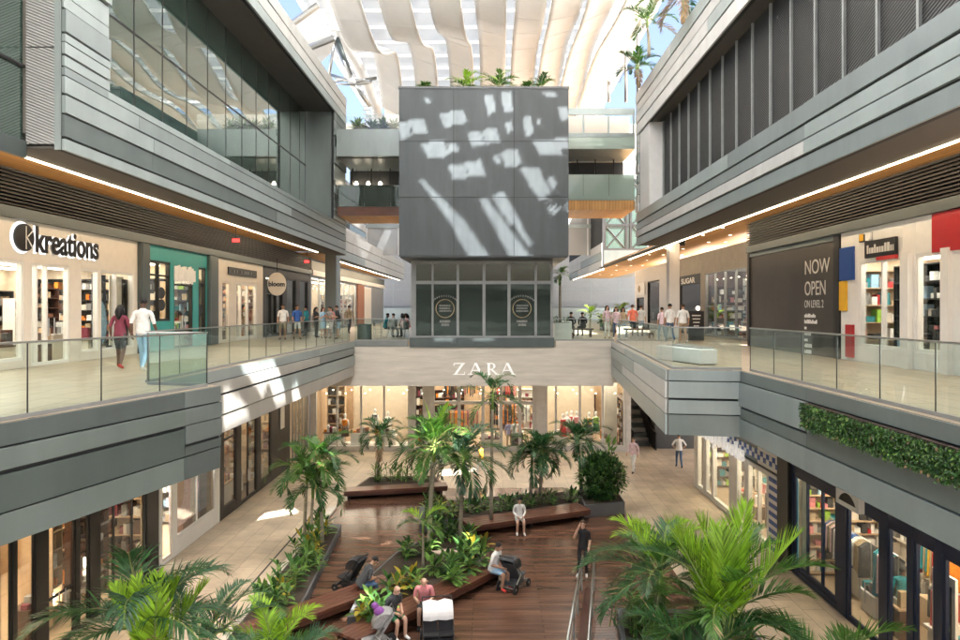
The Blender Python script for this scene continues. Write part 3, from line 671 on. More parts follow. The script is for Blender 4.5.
# ------------------------------------------------------------------ shop fronts
def shop(label, xf, u0, u1, v0, v1, wall, ops, depth=5.0, inner='shop_wall', floor='shop_floor', lamp='lamp_shop', lamps=2, loc=None, th=.2, shelves=(), seed=1, name='shop_front', lampw=.35, sill_m=None, low=.04, stock=None):
    p = xf @ Vector(((u0+u1)/2, v0, 0))
    t = thing(name, label, 'shop', p)
    w = MB(xf); ops = sorted(ops, key=lambda o: o[0]); cur = u0
    for o in ops:
        a, b, c, d = o[:4]
        if a > cur+.001: w.box(cur, a, v0, v1, -th, 0, wall)
        if d < v1-.001: w.box(a, b, d, v1, -th, 0, wall)
        if c > v0+.001: w.box(a, b, v0, c, -th, 0, sill_m or wall)
        cur = b
    if u1 > cur+.001: w.box(cur, u1, v0, v1, -th, 0, wall)
    w.build('wall', t, bevel=.008)
    for o in ops:
        a, b, c, d, kind, fm, muls, trs, gm = o[:9]
        f = MB(xf); e = o[9] if len(o) > 9 else .05
        f.box(a,a+e,c,d,-th+.04,-.02,fm); f.box(b-e,b,c,d,-th+.04,-.02,fm); f.box(a+e,b-e,d-e,d,-th+.04,-.02,fm); f.box(a+e,b-e,c,c+e*1.2,-th+.04,-.02,fm)
        for x in muls: f.box(x-e*.45,x+e*.45,c+e*1.2,d-e,-th+.045,-.025,fm)
        for z in trs: f.box(a+e,b-e,z-e*.45,z+e*.45,-th+.05,-.03,fm)
        fo = f.build('door' if kind == 'door' else 'window', t)
        g = MB(xf); g.box(a+e*.5,b-e*.5,c+e*.5,d-e*.5,-th*.6,-th*.6+.01,gm); g.build('pane', fo)
        if kind == 'door':
            h = MB(xf); um = (a+b)/2
            for du in (-.12,.12): h.tube([(um+du,v0+.8,.0),(um+du,v0+1.3,.0)],.016,'steel',6)
            h.build('handle', fo)
    i = MB(xf)
    i.box(u0,u1,v0-.01,v0+.012,-depth,-th,floor); i.box(u0,u1,v0,v1,-depth-.1,-depth,inner)
    i.box(u0-.04,u0-.001,v0,v1,-depth,-th,inner); i.box(u1+.001,u1+.04,v0,v1,-depth,-th,inner)
    ce = max(o[3] for o in ops)+.12; ce = min(ce, v1-.02)
    i.box(u0,u1,ce,ce+.06,-depth,-th-.01,'white_wall'); i.build('interior', t)
    if lamps:
        l = MB(xf)
        for k in range(lamps):
            q = -.7-(depth-1.2)*k/max(1,lamps-1) if lamps > 1 else -depth*.4
            l.box(u0+.3,u1-.3,ce-.03,ce-.005,q-lampw/2,q+lampw/2,lamp)
        l.build('ceiling_lamp', t)
    rn = random.Random(seed)
    if stock:
        fit_out(t, xf, u0+.25, u1-.25, v0, min(ce, v0+3.2), depth, stock, rn)
    for s in shelves:
        shelf(t, xf, *s, rn=rn)
    return t
def fit_out(t, xf, u0, u1, v0, v1, depth, pal, rn):
    # wall shelving along the back, tables with folded goods and low stands behind the glass, a row of spotlights
    x = u0
    while x < u1-1:
        w = min(rn.uniform(1.4,2.4), u1-x)
        if rn.random() < .8: shelf(t, xf, x, x+w-.12, v0+.15, v1-rn.uniform(.3,.9), -depth+.45, .4, rn.choice([4,5,6]), rn.choice(['bench_side','tan_wall','white_paint','dark_grey']), pal, .85, rn)
        x += w
    x = u0+.3
    while x < u1-.8:
        w = rn.uniform(.7,1.3); q = -rn.uniform(.6,1.0); hh = rn.uniform(.5,.95)
        if rn.random() < .8:
            f = MB(xf); f.box(x,x+w,v0+hh-.05,v0+hh,q-.5,q,rn.choice(['white_paint','tan_wall','bench_side'])); f.box(x+.06,x+w-.06,v0+.012,v0+hh-.05,q-.44,q-.06,rn.choice(['white_paint','cream','bench_side'])); fo = f.build('display_table', t)
            g = MB(xf); y = x+.05
            while y < x+w-.15:
                ww = rn.uniform(.1,.24); g.box(y,y+ww*.85,v0+hh+.001,v0+hh+rn.uniform(.06,.42),q-rn.uniform(.25,.42),q-.08,rn.choice(pal)); y += ww
            o = g.build('merchandise', fo)
            if o: o['kind'] = 'stuff'
        x += w+rn.uniform(.25,.7)
    side = xf @ Matrix(((0,0,-1,u1+.24),(0,1,0,0),(-1,0,0,0),(0,0,0,1)))
    shelf(t, side, .35, min(depth-.5, 3.2), v0+.1, v1-.35, .42, .4, rn.choice([5,6,7]), rn.choice(['bench_side','tan_wall','white_paint','black_metal']), pal, .9, rn)
    g = MB(xf); k = max(2, int((u1-u0)/1.1))
    for i in range(k):
        for q in (-.55,-2.2): g.box(u0+(u1-u0)*(i+.5)/k-.03,u0+(u1-u0)*(i+.5)/k+.03,v1+.0,v1+.03,q-.03,q+.03,'lamp_spot')
    g.build('spotlight', t)
PAL_WARM = ['cloth_khaki','cream','bench_side','cloth_white','tan_wall','cloth_orange','brick_brown','dark_grey','cloth_grey','cloth_maroon']
PAL_MIX = ['cloth_white','cloth_grey','cream','dark_grey','cloth_khaki','cloth_white','cloth_charcoal','cloth_white','cloth_lightblue','cloth_pink','cloth_khaki','dark_grey','cloth_teal','cream','cloth_lime','red','cloth_charcoal']
def shelf(parent, xf, u0, u1, v0, v1, w0, depth=.4, levels=5, m='tan_wall', pal=PAL_WARM, fill=.75, rn=random, back=True):
    f = MB(xf)
    f.box(u0-.03,u0,v0,v1,w0-depth,w0,m); f.box(u1,u1+.03,v0,v1,w0-depth,w0,m)
    if back: f.box(u0,u1,v0,v1,w0-depth-.02,w0-depth,m)
    g = MB(xf)
    for k in range(levels+1):
        z = v0+(v1-v0)*k/levels; f.box(u0,u1,z-.03,z,w0-depth,w0-.002,m)
        if k == levels: break
        x = u0+.03; hh = (v1-v0)/levels-.06
        while x < u1-.1:
            ww = rn.uniform(.07,.28)
            if rn.random() < fill and x+ww < u1: g.box(x,x+ww*.9,z+.001,z+hh*rn.uniform(.3,.9),w0-depth+.02,w0-.03-rn.uniform(0,.12),rn.choice(pal))
            x += ww
    fo = f.build('shelf', parent)
    o = g.build('merchandise', fo)
    if o: o['kind'] = 'stuff'
def rack(parent, xf, u0, u1, z, w, cols, rn, drop=.9):
    f = MB(xf); f.tube([(u0,z,w),(u1,z,w)],.018,'steel',6); f.tube([(u0,z,w),(u0,z-1.4,w)],.018,'steel',6); f.tube([(u1,z,w),(u1,z-1.4,w)],.018,'steel',6)
    fo = f.build('clothes_rail', parent); g = MB(xf); x = u0+.08
    while x < u1-.08:
        d = drop*rn.uniform(.75,1.05); ww = rn.uniform(.035,.06)
        g.add([(x,z-.05,w-.06),(x,z-.16,w-.22),(x,z-d,w-.24),(x,z-d,w+.24),(x,z-.16,w+.22),(x,z-.05,w+.06)]+[(x+ww,z-.05,w-.06),(x+ww,z-.16,w-.22),(x+ww,z-d,w-.24),(x+ww,z-d,w+.24),(x+ww,z-.16,w+.22),(x+ww,z-.05,w+.06)],
              [(0,1,2,3,4,5),(11,10,9,8,7,6),(0,6,7,1),(1,7,8,2),(2,8,9,3),(3,9,10,4),(4,10,11,5),(5,11,6,0)], rn.choice(cols)); x += ww+rn.uniform(.02,.06)
    o = g.build('clothes', fo); 
    if o: o['kind'] = 'stuff'
XL, XR, GL, GR = -12.3, 10.8, -10.3, 9.2
yl = lambda p: YL(p, XL); yr = lambda p: YL(p, XR); gl = lambda p: YL(p, GL); gr = lambda p: YL(p, GR)
WL, WR = wallL(XL), wallR(XR)
# --- cream shop with the black letters
t = shop('cream shop front with black lettering and a round black emblem beside the walking couple', WL, 12.5, yl(137.5), 6.5, 10.38, 'cream',
  [(13,yl(24),6.7,9.30,'window','white_paint',[15.2],[],'glass_shop',.07),(yl(31.5),yl(70),6.52,9.28,'door','white_paint',[yl(38),yl(48)],[],'glass_shop',.06),
   (yl(81),yl(99),6.75,9.26,'window','white_paint',[],[],'glass_shop',.05),(yl(101),yl(134),6.75,9.26,'window','white_paint',[yl(117)],[],'glass_shop',.05)], 4.5, 'warm_cream', 'shop_floor', 'lamp_cool', 3,
  shelves=[(yl(78),yl(100),6.6,8.7,-1.3,.35,7,'bench_side',PAL_WARM,.85),(13.2,15.6,6.6,8.9,-2.4,.4,5,'white_paint',PAL_MIX,.6),(17.2,18.2,6.6,9,-4.0,.4,6,'tan_wall',PAL_WARM,.8),(22.4,23.4,6.6,8.4,-3.4,.4,5,'white_paint',PAL_MIX,.6)], seed=11, stock=PAL_WARM, lampw=.5)
g = MB(WL); g.box(yl(101.5),yl(115),6.85,9.15,-.32,-.30,'navy'); 
c = (yl(108.5)); g.ell((c,8.55,-.285),(.20,.28,.02),'cloth_grey',14,6); g.ell((c,7.6,-.285),(.42,.75,.02),'cloth_lightblue',14,6); g.box(c-.17,c+.17,8.56,8.66,-.27,-.26,'black_metal'); g.box(yl(101.5),yl(115),6.85,7.15,-.298,-.294,'dark_grey')
g.ell((c,8.86,-.28),(.22,.10,.02),'hair_black',12,6)
g.build('poster', t)
g = MB(WL); g.box(yl(119),yl(133),6.85,9.15,-.34,-.32,'cream'); g.build('poster', t)
g = MB(WL); g.box(yl(56),yl(68),6.55,7.45,-2.2,-1.6,'bench_side'); g.build('counter', t)
text('kreations', .98, basis((XL+.055,yl(33),9.60),(0,1,0),(0,0,1)), 'letter_black', t, ext=.015, bold=.02, sx=.80)
text('kreations', .98, basis((XL+.008,yl(33)-.02,9.58),(0,1,0),(0,0,1)), 'halo', t, 'halo_lettering', ext=.003, bold=.04, sx=.80)
g = MB(WL); cy, cz = yl(21.5), 9.92
def disc(mb, u, v, w0, w1, ru, rv, m, n=32):
    vs = [(u+ru*math.cos(6.2832*k/n), v+rv*math.sin(6.2832*k/n), w) for w in (w0,w1) for k in range(n)]
    mb.add(vs, [tuple(range(n-1,-1,-1)),tuple(range(n,2*n))]+[(k,(k+1)%n,n+(k+1)%n,n+k) for k in range(n)], m)
disc(g, cy, cz, .03, .10, .36, .36, 'letter_black'); g.box(cy+.02,cy+.045,cz-.3,cz+.3,.101,.104,'letter_white'); g.tube([(cy+.05,cz,.104),(cy+.28,cz+.2,.104)],.016,'letter_white',6); g.tube([(cy+.05,cz+.02,.104),(cy+.27,cz-.24,.104)],.016,'letter_white',6); g.build('emblem', t)
g = MB(WL); disc(g, cy-.02, cz, .004, .012, .42, .42, 'halo'); g.build('halo_disc', t)
# dark pilasters between the shops
for a, b, lab in ((137.6,147,'dark grey pilaster between the cream and the teal shop'),(207,216,'dark grey pilaster between the teal shop and the narrow cream shop')):
    m = MB(WL); m.box(yl(a)+.01,yl(b)-.01,6.5,10.38,-.3,.12,'clad_dark'); m.box(yl(a)+.12,yl(a)+.16,6.5,10.38,.121,.135,'clad_grey'); o = m.build('pilaster'); tag(o, lab, 'pilaster')
# --- teal shop
t = shop('teal shop front with dark windows and a white script sign over its door', WL, yl(147), yl(207), 6.5, 10.38, 'teal',
  [(yl(148)+.0,yl(170.5),7.6,9.83,'window','black_metal',[yl(159.5)],[9.3],'glass_shop',.07),(yl(174),yl(193),6.52,9.7,'door','black_metal',[],[9.0,7.2],'glass_shop',.07),
   (yl(198.5),yl(206),7.0,9.8,'window','black_metal',[],[9.1],'glass_shop',.07)], 4, 'warm_cream', lamp='lamp_shop', lamps=3,
  shelves=[(24.6,26.0,7.0,9.3,-.8,.3,6,'white_paint',PAL_MIX,.8),(26.4,28.0,6.6,9.2,-2.6,.4,6,'tan_wall',PAL_MIX,.8),(28.3,29.2,6.6,9.2,-1.2,.3,6,'tan_wall',PAL_WARM,.8)], seed=12, stock=PAL_MIX)
g = MB(WL); g.box(yl(173.4),yl(194.2),9.16,9.62,.02,.06,'letter_white'); rn = random.Random(3); x = yl(173.4)
while x < yl(194)-.12:
    w = rn.uniform(.1,.2); hh = rn.uniform(.0,.14); g.box(x,x+w*.8,9.62,9.64+hh,.025,.055,'letter_white'); g.box(x+.02,x+w*.6,9.10-rn.uniform(0,.05),9.16,.025,.055,'letter_white'); x += w
g.build('sign', t)
g = MB(WL); disc(g, yl(163.5), 8.2, -.10,-.08,.30,.22,'letter_black',20); disc(g, yl(163.5), 8.65, -.10,-.08,.30,.22,'letter_black',20); disc(g, yl(202), 8.0,-.10,-.08,.26,.24,'letter_black',20); g.build('lettering', t)
# --- narrow cream shop
t = shop('narrow cream shop front with a dark name plate and white mullions', WL, yl(216), yl(263), 6.5, 10.38, 'cream',
  [(yl(222),yl(230),6.52,9.35,'door','cream',[],[],'glass_shop',.09),(yl(236),yl(257),6.55,9.35,'window','white_paint',[yl(241.5),yl(248.5)],[],'glass_shop',.12)], 4, 'tan_wall', lamp='lamp_shop', lamps=2,
  shelves=[(32.6,36.2,6.6,9.2,-1.2,.4,7,'bench_side',PAL_WARM,.85)], seed=13, stock=PAL_WARM)
g = MB(WL); g.box(yl(227.5),yl(255.5),9.66,10.02,.0,.07,'dark_grey'); x = yl(231); rn = random.Random(8)
while x < yl(252): g.box(x,x+.12,9.78,9.90,.07,.074,'cloth_charcoal' if rn.random() < .4 else 'clad_grey'); x += .19
g.build('name_plate', t)
# --- dark shop with the round sign
t = shop('dark framed shop front with green plants inside behind the round hanging sign', WL, yl(263.5), yl(310), 6.5, 10.38, 'dark_grey',
  [(yl(266),yl(283),6.6,9.9,'window','black_metal',[yl(272),yl(277)],[8.9],'glass_shop',.08),(yl(287),yl(296),6.52,9.9,'door','black_metal',[],[],'glass_shop',.08),(yl(300),yl(308),6.52,9.9,'window','black_metal',[],[],'glass_shop',.08)], 5, 'dark_grey', lamp='lamp_shop', lamps=1, lampw=.15,
  shelves=[(yl(266),yl(283),6.6,9.0,-1.0,.3,5,'dark_grey',['leaf_mid','cloth_white','leaf_deep','dark_grey','cloth_lime'],.6),(yl(287),yl(297),6.6,9.0,-2,.3,3,'brick_brown',PAL_WARM,.3)], seed=14)
p = Vector((-11.2,37.2,0)); p.z = AT(277,284,37.2).z; p.x = AT(277,284,37.2).x
t = thing('hanging_sign', 'round white sign with dark lettering hanging by the dark shop front', 'sign', p)
Rm = basis(p, (.92,.4,0), (0,0,1)); g = MB(Rm); disc(g,0,0,-.04,.04,.48,.62,'cream',28); g.build('disc', t)
g = MB(Rm); disc(g,0,0,-.045,-.0401,.50,.64,'white_paint',28); g.tube([(0,.6,0),(0,1.4,0)],.02,'black_metal',6); g.build('rim', t)
text('bloom', .36, basis(p+Vector((-.41,-.2,-.12))+Vector((.2,-.47,0))*.1,(.92,.4,0),(0,0,1)), 'letter_black', t, ext=.006, bold=.012, sx=.92)
# --- far glass shop
t = shop('tall glass shop front past the dark framed shop, lit cream inside', WL, yl(310.5), 61.8, 6.5, 10.36, 'frame_grey',
  [(yl(311)+.1,61.6,6.55,10.3,'window','steel',[48.6,50.6,52.6,54.6,56.6,58.6],[],'glass_shop',.12)], 6, 'warm_cream', lamp='lamp_cool', lamps=3,
  shelves=[(47,52,6.6,9,-3,.4,4,'tan_wall',PAL_WARM,.6),(53,61,6.6,9.6,-4,.4,4,'cream',['cloth_grey','frame_grey','dark_grey','cloth_lime'],.9)], seed=15, stock=PAL_WARM, lampw=.8)
m = MB(WL); m.box(61.9,65,6.5,10.3,-.3,.1,'brick_brown'); m.box(65.02,69,6.5,10.2,-.3,.05,'white_paint'); m.box(69.02,77,6.5,10.3,-.3,.0,'frame_grey'); m.box(65.2,68.8,6.7,10,.051,.07,'cream'); o = m.build('wall'); tag(o, 'brown and white wall piers at the end of the tall glass shop', 'wall')

# --- right: dark hoarding
t = thing('hoarding', 'dark grey-brown hoarding with NOW OPEN lettering beside the toy shop', 'hoarding', (XR,25,6.5))
m = MB(WR); m.box(yr(835),28.4,6.5,10.2,-.2,.0,'hoarding'); m.build('board', t)
m = MB(WR); m.box(yr(840.5),yr(835)-.005,6.5,10.36,-.2,.06,'frame_dark'); m.box(28.41,28.6,6.5,10.36,-.2,.06,'frame_dark'); m.box(yr(835),28.4,10.205,10.37,-.2,.04,'clad_grey'); m.build('trim', t)
WT = lambda px, z: basis((XR-.004, yr(px), z), (0,-1,0), (0,0,1))
text('NOW', .68, WT(804.5,9.24), 'letter_grey', t, ext=.003, sx=.98)
text('OPEN', .68, WT(804.5,8.52), 'letter_grey', t, ext=.003, sx=.86)
text('ON LEVEL 2', .36, WT(804.5,8.10), 'letter_grey', t, ext=.003, sx=.72)
g = MB(WR); rn = random.Random(6)
for k, n in enumerate((9,10,2,6,3,7,6)):
    x = yr(804.5)
    for q in range(n):
        w = rn.uniform(.05,.09); hgt = rn.choice([.09,.13]); z = 7.76-k*.205; g.box(x-w,x,z,z+hgt,.001,.005,'letter_white'); x -= w+.018
g.build('small_print', t)
# --- right: toy brick shop
t = shop('white toy shop front with blue, yellow and red blocks and a black sign', WR, 11.0, yr(841), 6.5, 10.38, 'white_paint',
  [(yr(903.5),yr(859),6.95,9.45,'window','white_paint',[yr(881)],[],'glass_shop',.07),(yr(943),yr(915.5),6.95,9.45,'window','white_paint',[],[],'glass_shop',.07),(12.6,15.3,6.52,9.45,'door','white_paint',[13.9],[],'glass_shop',.08)], 4.0, 'warm_cream', lamp='lamp_cool', lamps=3,
  shelves=[(17.9,18.9,6.9,9.3,-1.0,.4,5,'black_metal',PAL_MIX,.8),(19.0,19.95,6.9,9.3,-1.0,.4,5,'black_metal',PAL_MIX,.6),(16.3,17.2,6.9,9.35,-1.0,.4,4,'black_metal',['red','cloth_maroon','dark_grey','cloth_white','cloth_khaki'],.8)], seed=16, stock=PAL_MIX, lampw=.5)
g = MB(WR); g.box(yr(855),yr(841)-.01,8.92,9.92,.0,.06,'blue_panel'); g.build('blue_block', t)
g = MB(WR); g.box(yr(847.6),yr(841)-.01,8.0,8.90,.0,.07,'yellow_panel'); g.build('yellow_block', t)
g = MB(WR); g.box(yr(854.6),yr(847.6)-.005,6.6,7.58,.0,.08,'red_panel'); g.build('red_block', t)
g = MB(WR); g.box(11.0,yr(934.5),9.42,10.36,.0,.07,'red_panel'); g.build('red_block', t)
g = MB(WR); g.box(yr(913),yr(905),6.5,9.5,.0,.14,'white_paint'); g.box(yr(953),yr(945),6.5,9.5,.0,.12,'white_paint'); g.build('pillar', t)
g = MB(WR); a, b = yr(899), yr(868); g.box(a,b,9.50,9.98,.02,.10,'letter_black'); g.box(a,yr(880),9.40,9.50,.02,.11,'red'); g.box(b-.02,b+.3,9.98,10.2,.02,.10,'letter_black'); g.box(b-.26,b-.03,10.0,10.22,.02,.1,'letter_white'); g.box(b+.06,b+.28,10.02,10.22,.1,.105,'yellow_panel')
rn = random.Random(9); x = b-.12
while x > a+.12:
    w = rn.uniform(.06,.12); g.box(x-w,x,9.62,9.62+rn.choice([.16,.24]),.10,.104,'letter_grey'); x -= w+.03
g.build('sign', t)
# --- right far shops, set back
W3 = wallR(12.2); y3 = lambda p: YL(p, 12.2)
t = shop('glass shop front between the hoarding and the restaurant entrance', W3, 28.7, 39.3, 6.5, 11.3, 'concrete',
  [(32.6,39.0,6.55,10.1,'window','frame_grey',[34.2,35.8,37.4],[8.2],'glass_shop',.06),(30.2,31.6,6.52,9.6,'door','white_paint',[],[],'glass_shop',.1)], 4, 'white_wall', lamp='lamp_cool', lamps=2,
  shelves=[(33,39,6.6,9.8,-2.2,.3,3,'white_wall',['cloth_lavender','frame_grey','cloth_white','leaf_mid','cloth_grey'],.8)], seed=17, stock=PAL_MIX)
t = shop('dark restaurant entrance with hanging lamps beside the white column', W3, 39.32, 47, 6.5, 11.3, 'concrete',
  [(39.8,44.4,6.52,10.15,'door','black_metal',[],[],'glass_shop',.1)], 5, 'bench_side', 'bench_side', lamps=0, seed=18)
g = MB(W3); rn = random.Random(2)
for u, v, w in ((43.2,9.0,-1.2),(43.6,8.1,-1.0),(42.0,8.6,-2.2),(41.0,9.1,-2.0)): g.ell((u,v,w),.13,'lamp_shop',8,6)
g.build('hanging_lamp', t)
g = MB(W3); g.box(39.8,44.4,9.55,10.1,-.08,-.05,'black_metal'); g.build('sign_board', t)
text('SUGAR', .46, basis((12.2+.045,44.0,9.66),(0,-1,0),(0,0,1)), 'letter_white', t, ext=.004, bold=.01, sx=2.0)
t = shop('pale shop entrance with a dark doorway beyond the restaurant entrance', W3, 47.02, 58, 6.5, 11.3, 'white_wall',
  [(49.6,53.4,6.52,10.2,'door','black_metal',[],[],'glass_shop',.1),(54.6,57.4,6.52,9.0,'window','black_metal',[],[],'glass_shop',.1)], 5, 'bench_side', 'bench_side', lamps=1, lampw=.1, seed=19)
g = MB(W3); g.box(54.0,57.6,9.2,10.2,.02,.08,'letter_white'); g.ell((56,9.7,.08),(.5,.3,.03),'cloth_khaki',12,6); g.build('sign', t)
m = MB(); m.box(11.62,12.1,28.62,28.9,6.5,10.36,'white_wall'); m.box(10.9,12.2,28.62,28.8,10.36,11.5,'clad_dark'); o = m.build('wall_pier'); tag(o, 'grey wall return at the end of the hoarding', 'wall')

# ------------------------------------------------------------------ ground floor shops, left
WG = wallL(GL); VT = 4.82
t = shop('dark framed shop front under the grey-green balcony with warm stock inside', WG, 9, gl(159), 0, VT, 'black_metal',
  [(9.3,gl(13),.05,4.3,'window','black_metal',[11,12.6],[],'glass_shop',.05),(gl(17),gl(36),.05,4.3,'window','black_metal',[],[],'glass_shop',.05),(gl(48),gl(76),.03,4.3,'door','black_metal',[],[1.25],'glass_shop',.07),(gl(80),gl(90),.05,4.3,'window','black_metal',[],[],'glass_shop',.05),
   (gl(100),gl(147),.05,4.3,'window','black_metal',[gl(115),gl(133)],[],'glass_shop',.07)], 4.5, 'tan_wall', 'shop_floor', 'lamp_ground', 3,
  shelves=[(12,14.6,.1,3.6,-1.5,.4,6,'tan_wall',PAL_WARM,.9),(15.6,17.6,1.5,3.8,-2.8,.4,4,'bench_side',['cloth_white','cream','cloth_khaki','tan_wall'],.9),(17.8,20,.1,3.8,-1.6,.4,6,'tan_wall',PAL_WARM,.9)], th=.11, seed=21, stock=PAL_WARM)
rn0 = random.Random(50)
for a_,b_,m_ in ((11.0,12.4,'tan_wall'),(14.9,15.2,'tan_wall'),(17.05,17.4,'tan_wall'),(18.0,19.5,'bench_side')): shelf(t, WG, a_, b_, .1, 2.9, -.7, .3, 6, m_, PAL_WARM+['cloth_white','lamp_shop'], .9, rn0)
t = shop('white framed fashion shop front with pale curtains between two dark ground floor shops', WG, gl(160), gl(222)-.2, 0, VT, 'white_paint',
  [(gl(162),gl(173),.1,4.4,'window','cream',[],[],'glass_shop',.08),(gl(177),gl(217)-.1,.55,4.4,'window','white_paint',[gl(198)],[],'glass_shop',.07)], 3, 'white_wall', 'shop_floor', 'lamp_bright', 3,
  shelves=[(21.2,22,.1,3.6,-1.2,.3,6,'white_paint',['cloth_white','cream','cloth_salmon','cloth_palepink'],.7)], th=.11, seed=22, stock=PAL_MIX, lampw=.5)
g = MB(WG)
for k, (u, mm) in enumerate(((23.55,'cloth_palepink'),(24.1,'cloth_white'),(25.0,'cloth_white'))):
    for q in range(6):
        uu = u+q*.11; g.add([(uu,.6,-.45-.05*(q%2)),(uu+.11,.6,-.45-.05*((q+1)%2)),(uu+.11+.12,4.2,-.45-.05*((q+1)%2)),(uu+.12,4.2,-.45-.05*(q%2))],[(0,1,2,3)],mm)
g.build('curtain', t)
g = MB(WG); g.box(22.35,23.5,.7,4.1,-.32,-.28,'cloth_palepink'); g.ell((22.8,3.0,-.27),(.28,.5,.02),'cloth_salmon',12,6); g.ell((23.05,2.0,-.27),(.3,.7,.02),'skin_light',12,6); g.box(22.5,22.75,.9,2.0,-.27,-.25,'cloth_charcoal'); g.box(24.6,25.3,.7,2.2,-.34,-.3,'cloth_jeans'); g.build('poster', t)
t = shop('dark shop front with a lit white name sign under the sunlit balcony front', WG, gl(222)-.18, gl(290), 0, VT, 'bench_side' if False else 'black_metal',
  [(26.1,27.4,.3,4.5,'window','black_metal',[],[3.0],'glass_shop',.1),(27.9,29.8,.03,3.6,'door','black_metal',[28.8],[],'glass_shop',.1),(30.3,31.7,.3,4.4,'window','black_metal',[],[],'glass_shop',.1)], 4, 'tan_wall', 'bench_side', 'lamp_shop', 2,
  shelves=[(26,27.5,.3,4,-.8,.3,6,'brick_brown',PAL_WARM,.9),(28,31.8,.2,3.8,-2,.4,6,'brick_brown',PAL_WARM,.9)], th=.11, seed=23, stock=PAL_WARM)
shelf(t, WG, 26.2, 27.3, .3, 2.9, -.6, .3, 6, 'bench_side', ['cloth_purple','cloth_pink','cloth_yellow','cream','cloth_khaki'], .9, rn0); shelf(t, WG, 30.4, 31.6, .3, 4.2, -.6, .3, 7, 'tan_wall', PAL_WARM, .9, rn0)
g = MB(WG); g.box(27.85,29.9,3.62,4.3,.0,.06,'sign_lit'); g.build('sign', t)
text('CARBINE', .62, basis((GL+.063,27.92,3.74),(0,1,0),(0,0,1)), 'navy_bright', t, ext=.004, bold=.012, sx=.62)
g = MB(WG); g.box(33.0,33.6,2.2,3.3,.01,.05,'white_paint'); g.build('notice', t)
t = shop('fluted cream shop window in the corner beside the mannequin shop', WG, gl(290)+.02, 38.3, 0, VT, 'warm_cream',
  [(gl(291)+.1,38.1,.2,4.6,'window','frame_grey',[35.3,35.9,36.5,37.1,37.7],[],'glass_shop',.1)], 3, 'warm_cream', 'shop_floor', 'lamp_shop', 2,
  shelves=[(35,37.8,.1,3.2,-1.2,.3,4,'warm_cream',['cloth_white','red','cloth_palepink','cream'],.6)], th=.11, seed=24)
# ------------------------------------------------------------------ ground floor, wide shop under the stone front
WZ = wallF(38.4); zx = lambda p: (p-VX)*38.4/F
OP = [(zx(314),zx(410),.15,4.3,'window','frame_light',[zx(337),zx(361),zx(384)],[],'glass_clear',.12),(zx(414),zx(424),.15,4.3,'window','frame_light',[],[],'glass_clear',.08),
      (zx(431),zx(536),.05,4.3,'door','frame_light',[zx(459),zx(483),zx(501),zx(520)],[2.75],'glass_clear',.2),(zx(545),zx(626),.15,4.3,'window','frame_light',[zx(556),zx(580),zx(603)],[],'glass_clear',.14)]
t = shop('wide warmly lit clothes shop front with mannequins under the stone band', WZ, -10.28, zx(631), 0, 4.41, 'frame_light', OP, 7.0, 'tan_wall', 'shop_floor', 'lamp_wide', 4,
  shelves=[(zx(318),zx(336),.1,4.0,-2.2,.4,7,'tan_wall',['cloth_white','dark_grey','cloth_charcoal','bench_side','cream'],.95),(zx(412),zx(428),.1,4.0,-2.0,.4,7,'bench_side',PAL_WARM,.95),(zx(340),zx(408),.05,3.6,-4.8,.4,5,'cream',['cream','cloth_white','cloth_khaki','tan_wall'],.6)], seed=25, stock=PAL_WARM, lampw=.7)
rn = random.Random(40)
rack(t, WZ, zx(440), zx(478), 4.05, -2.6, ['cloth_black','cloth_charcoal','bench_side','cloth_orange','cloth_maroon'], rn, 1.3)
rack(t, WZ, zx(496), zx(520), 4.05, -2.6, ['red','cloth_maroon','cloth_khaki','cloth_pink','cloth_black'], rn, 1.3)
rack(t, WZ, zx(440), zx(478), 2.0, -2.4, ['cloth_orange','brick_brown','cloth_khaki','cloth_maroon'], rn, 1.1)
rack(t, WZ, zx(496), zx(520), 2.3, -3.4, ['cloth_black','cloth_orange','cloth_charcoal','cloth_white'], rn, 1.6)
rack(t, WZ, zx(525), zx(535), 2.3, -2.4, ['cloth_white','cloth_grey','cloth_khaki'], rn, 1.1)
g = MB(WZ); g.box(zx(340),zx(408),.1,4.25,-3.8,-3.74,'warm_cream'); g.box(zx(546),zx(604),.1,4.25,-3.8,-3.74,'warm_cream'); g.build('display_backdrop', t)
g = MB(WZ); g.box(zx(608),zx(621),.1,4.3,-1.6,-1.2,'cream'); g.box(zx(545),zx(604),.05,.2,-1.9,-.3,'white_paint'); g.box(zx(316),zx(408),.05,.2,-1.9,-.3,'white_paint'); g.build('plinth', t)
# side glazing of the corner
m = MB(); x = zx(629); m.box(x-.1,x+.06,38.45,44,0,4.4,'glass_shop'); m.build('side_glazing', t)

# ------------------------------------------------------------------ ground floor shops, right
WGR = wallR(GR)
t = shop('white shop front with navy chequered header and raised white lettering', WGR, gr(779), gr(694), 0, 2.62, 'white_paint',
  [(gr(711.5),gr(697.5) if False else gr(705)-.02,.12,2.55,'window','white_paint',[],[],'glass_shop',.09),(gr(703),gr(697),.12,2.55,'window','white_paint',[],[],'glass_shop',.06),(gr(729),gr(712),.12,2.55,'window','white_paint',[],[],'glass_shop',.07),
   (gr(744),gr(736),.04,2.55,'door','white_paint',[],[],'glass_shop',.06),(gr(767),gr(747),.12,2.55,'window','white_paint',[gr(757)],[],'glass_shop',.08)], 4, 'warm_cream', 'shop_floor', 'lamp_shop', 3,
  shelves=[(23,25,.1,2.6,-1.4,.35,5,'cream',['cloth_white','cloth_lime','cream','cloth_khaki'],.8),(26,30,.1,2.6,-2.4,.35,5,'cream',PAL_MIX,.7)], seed=31, stock=PAL_MIX)
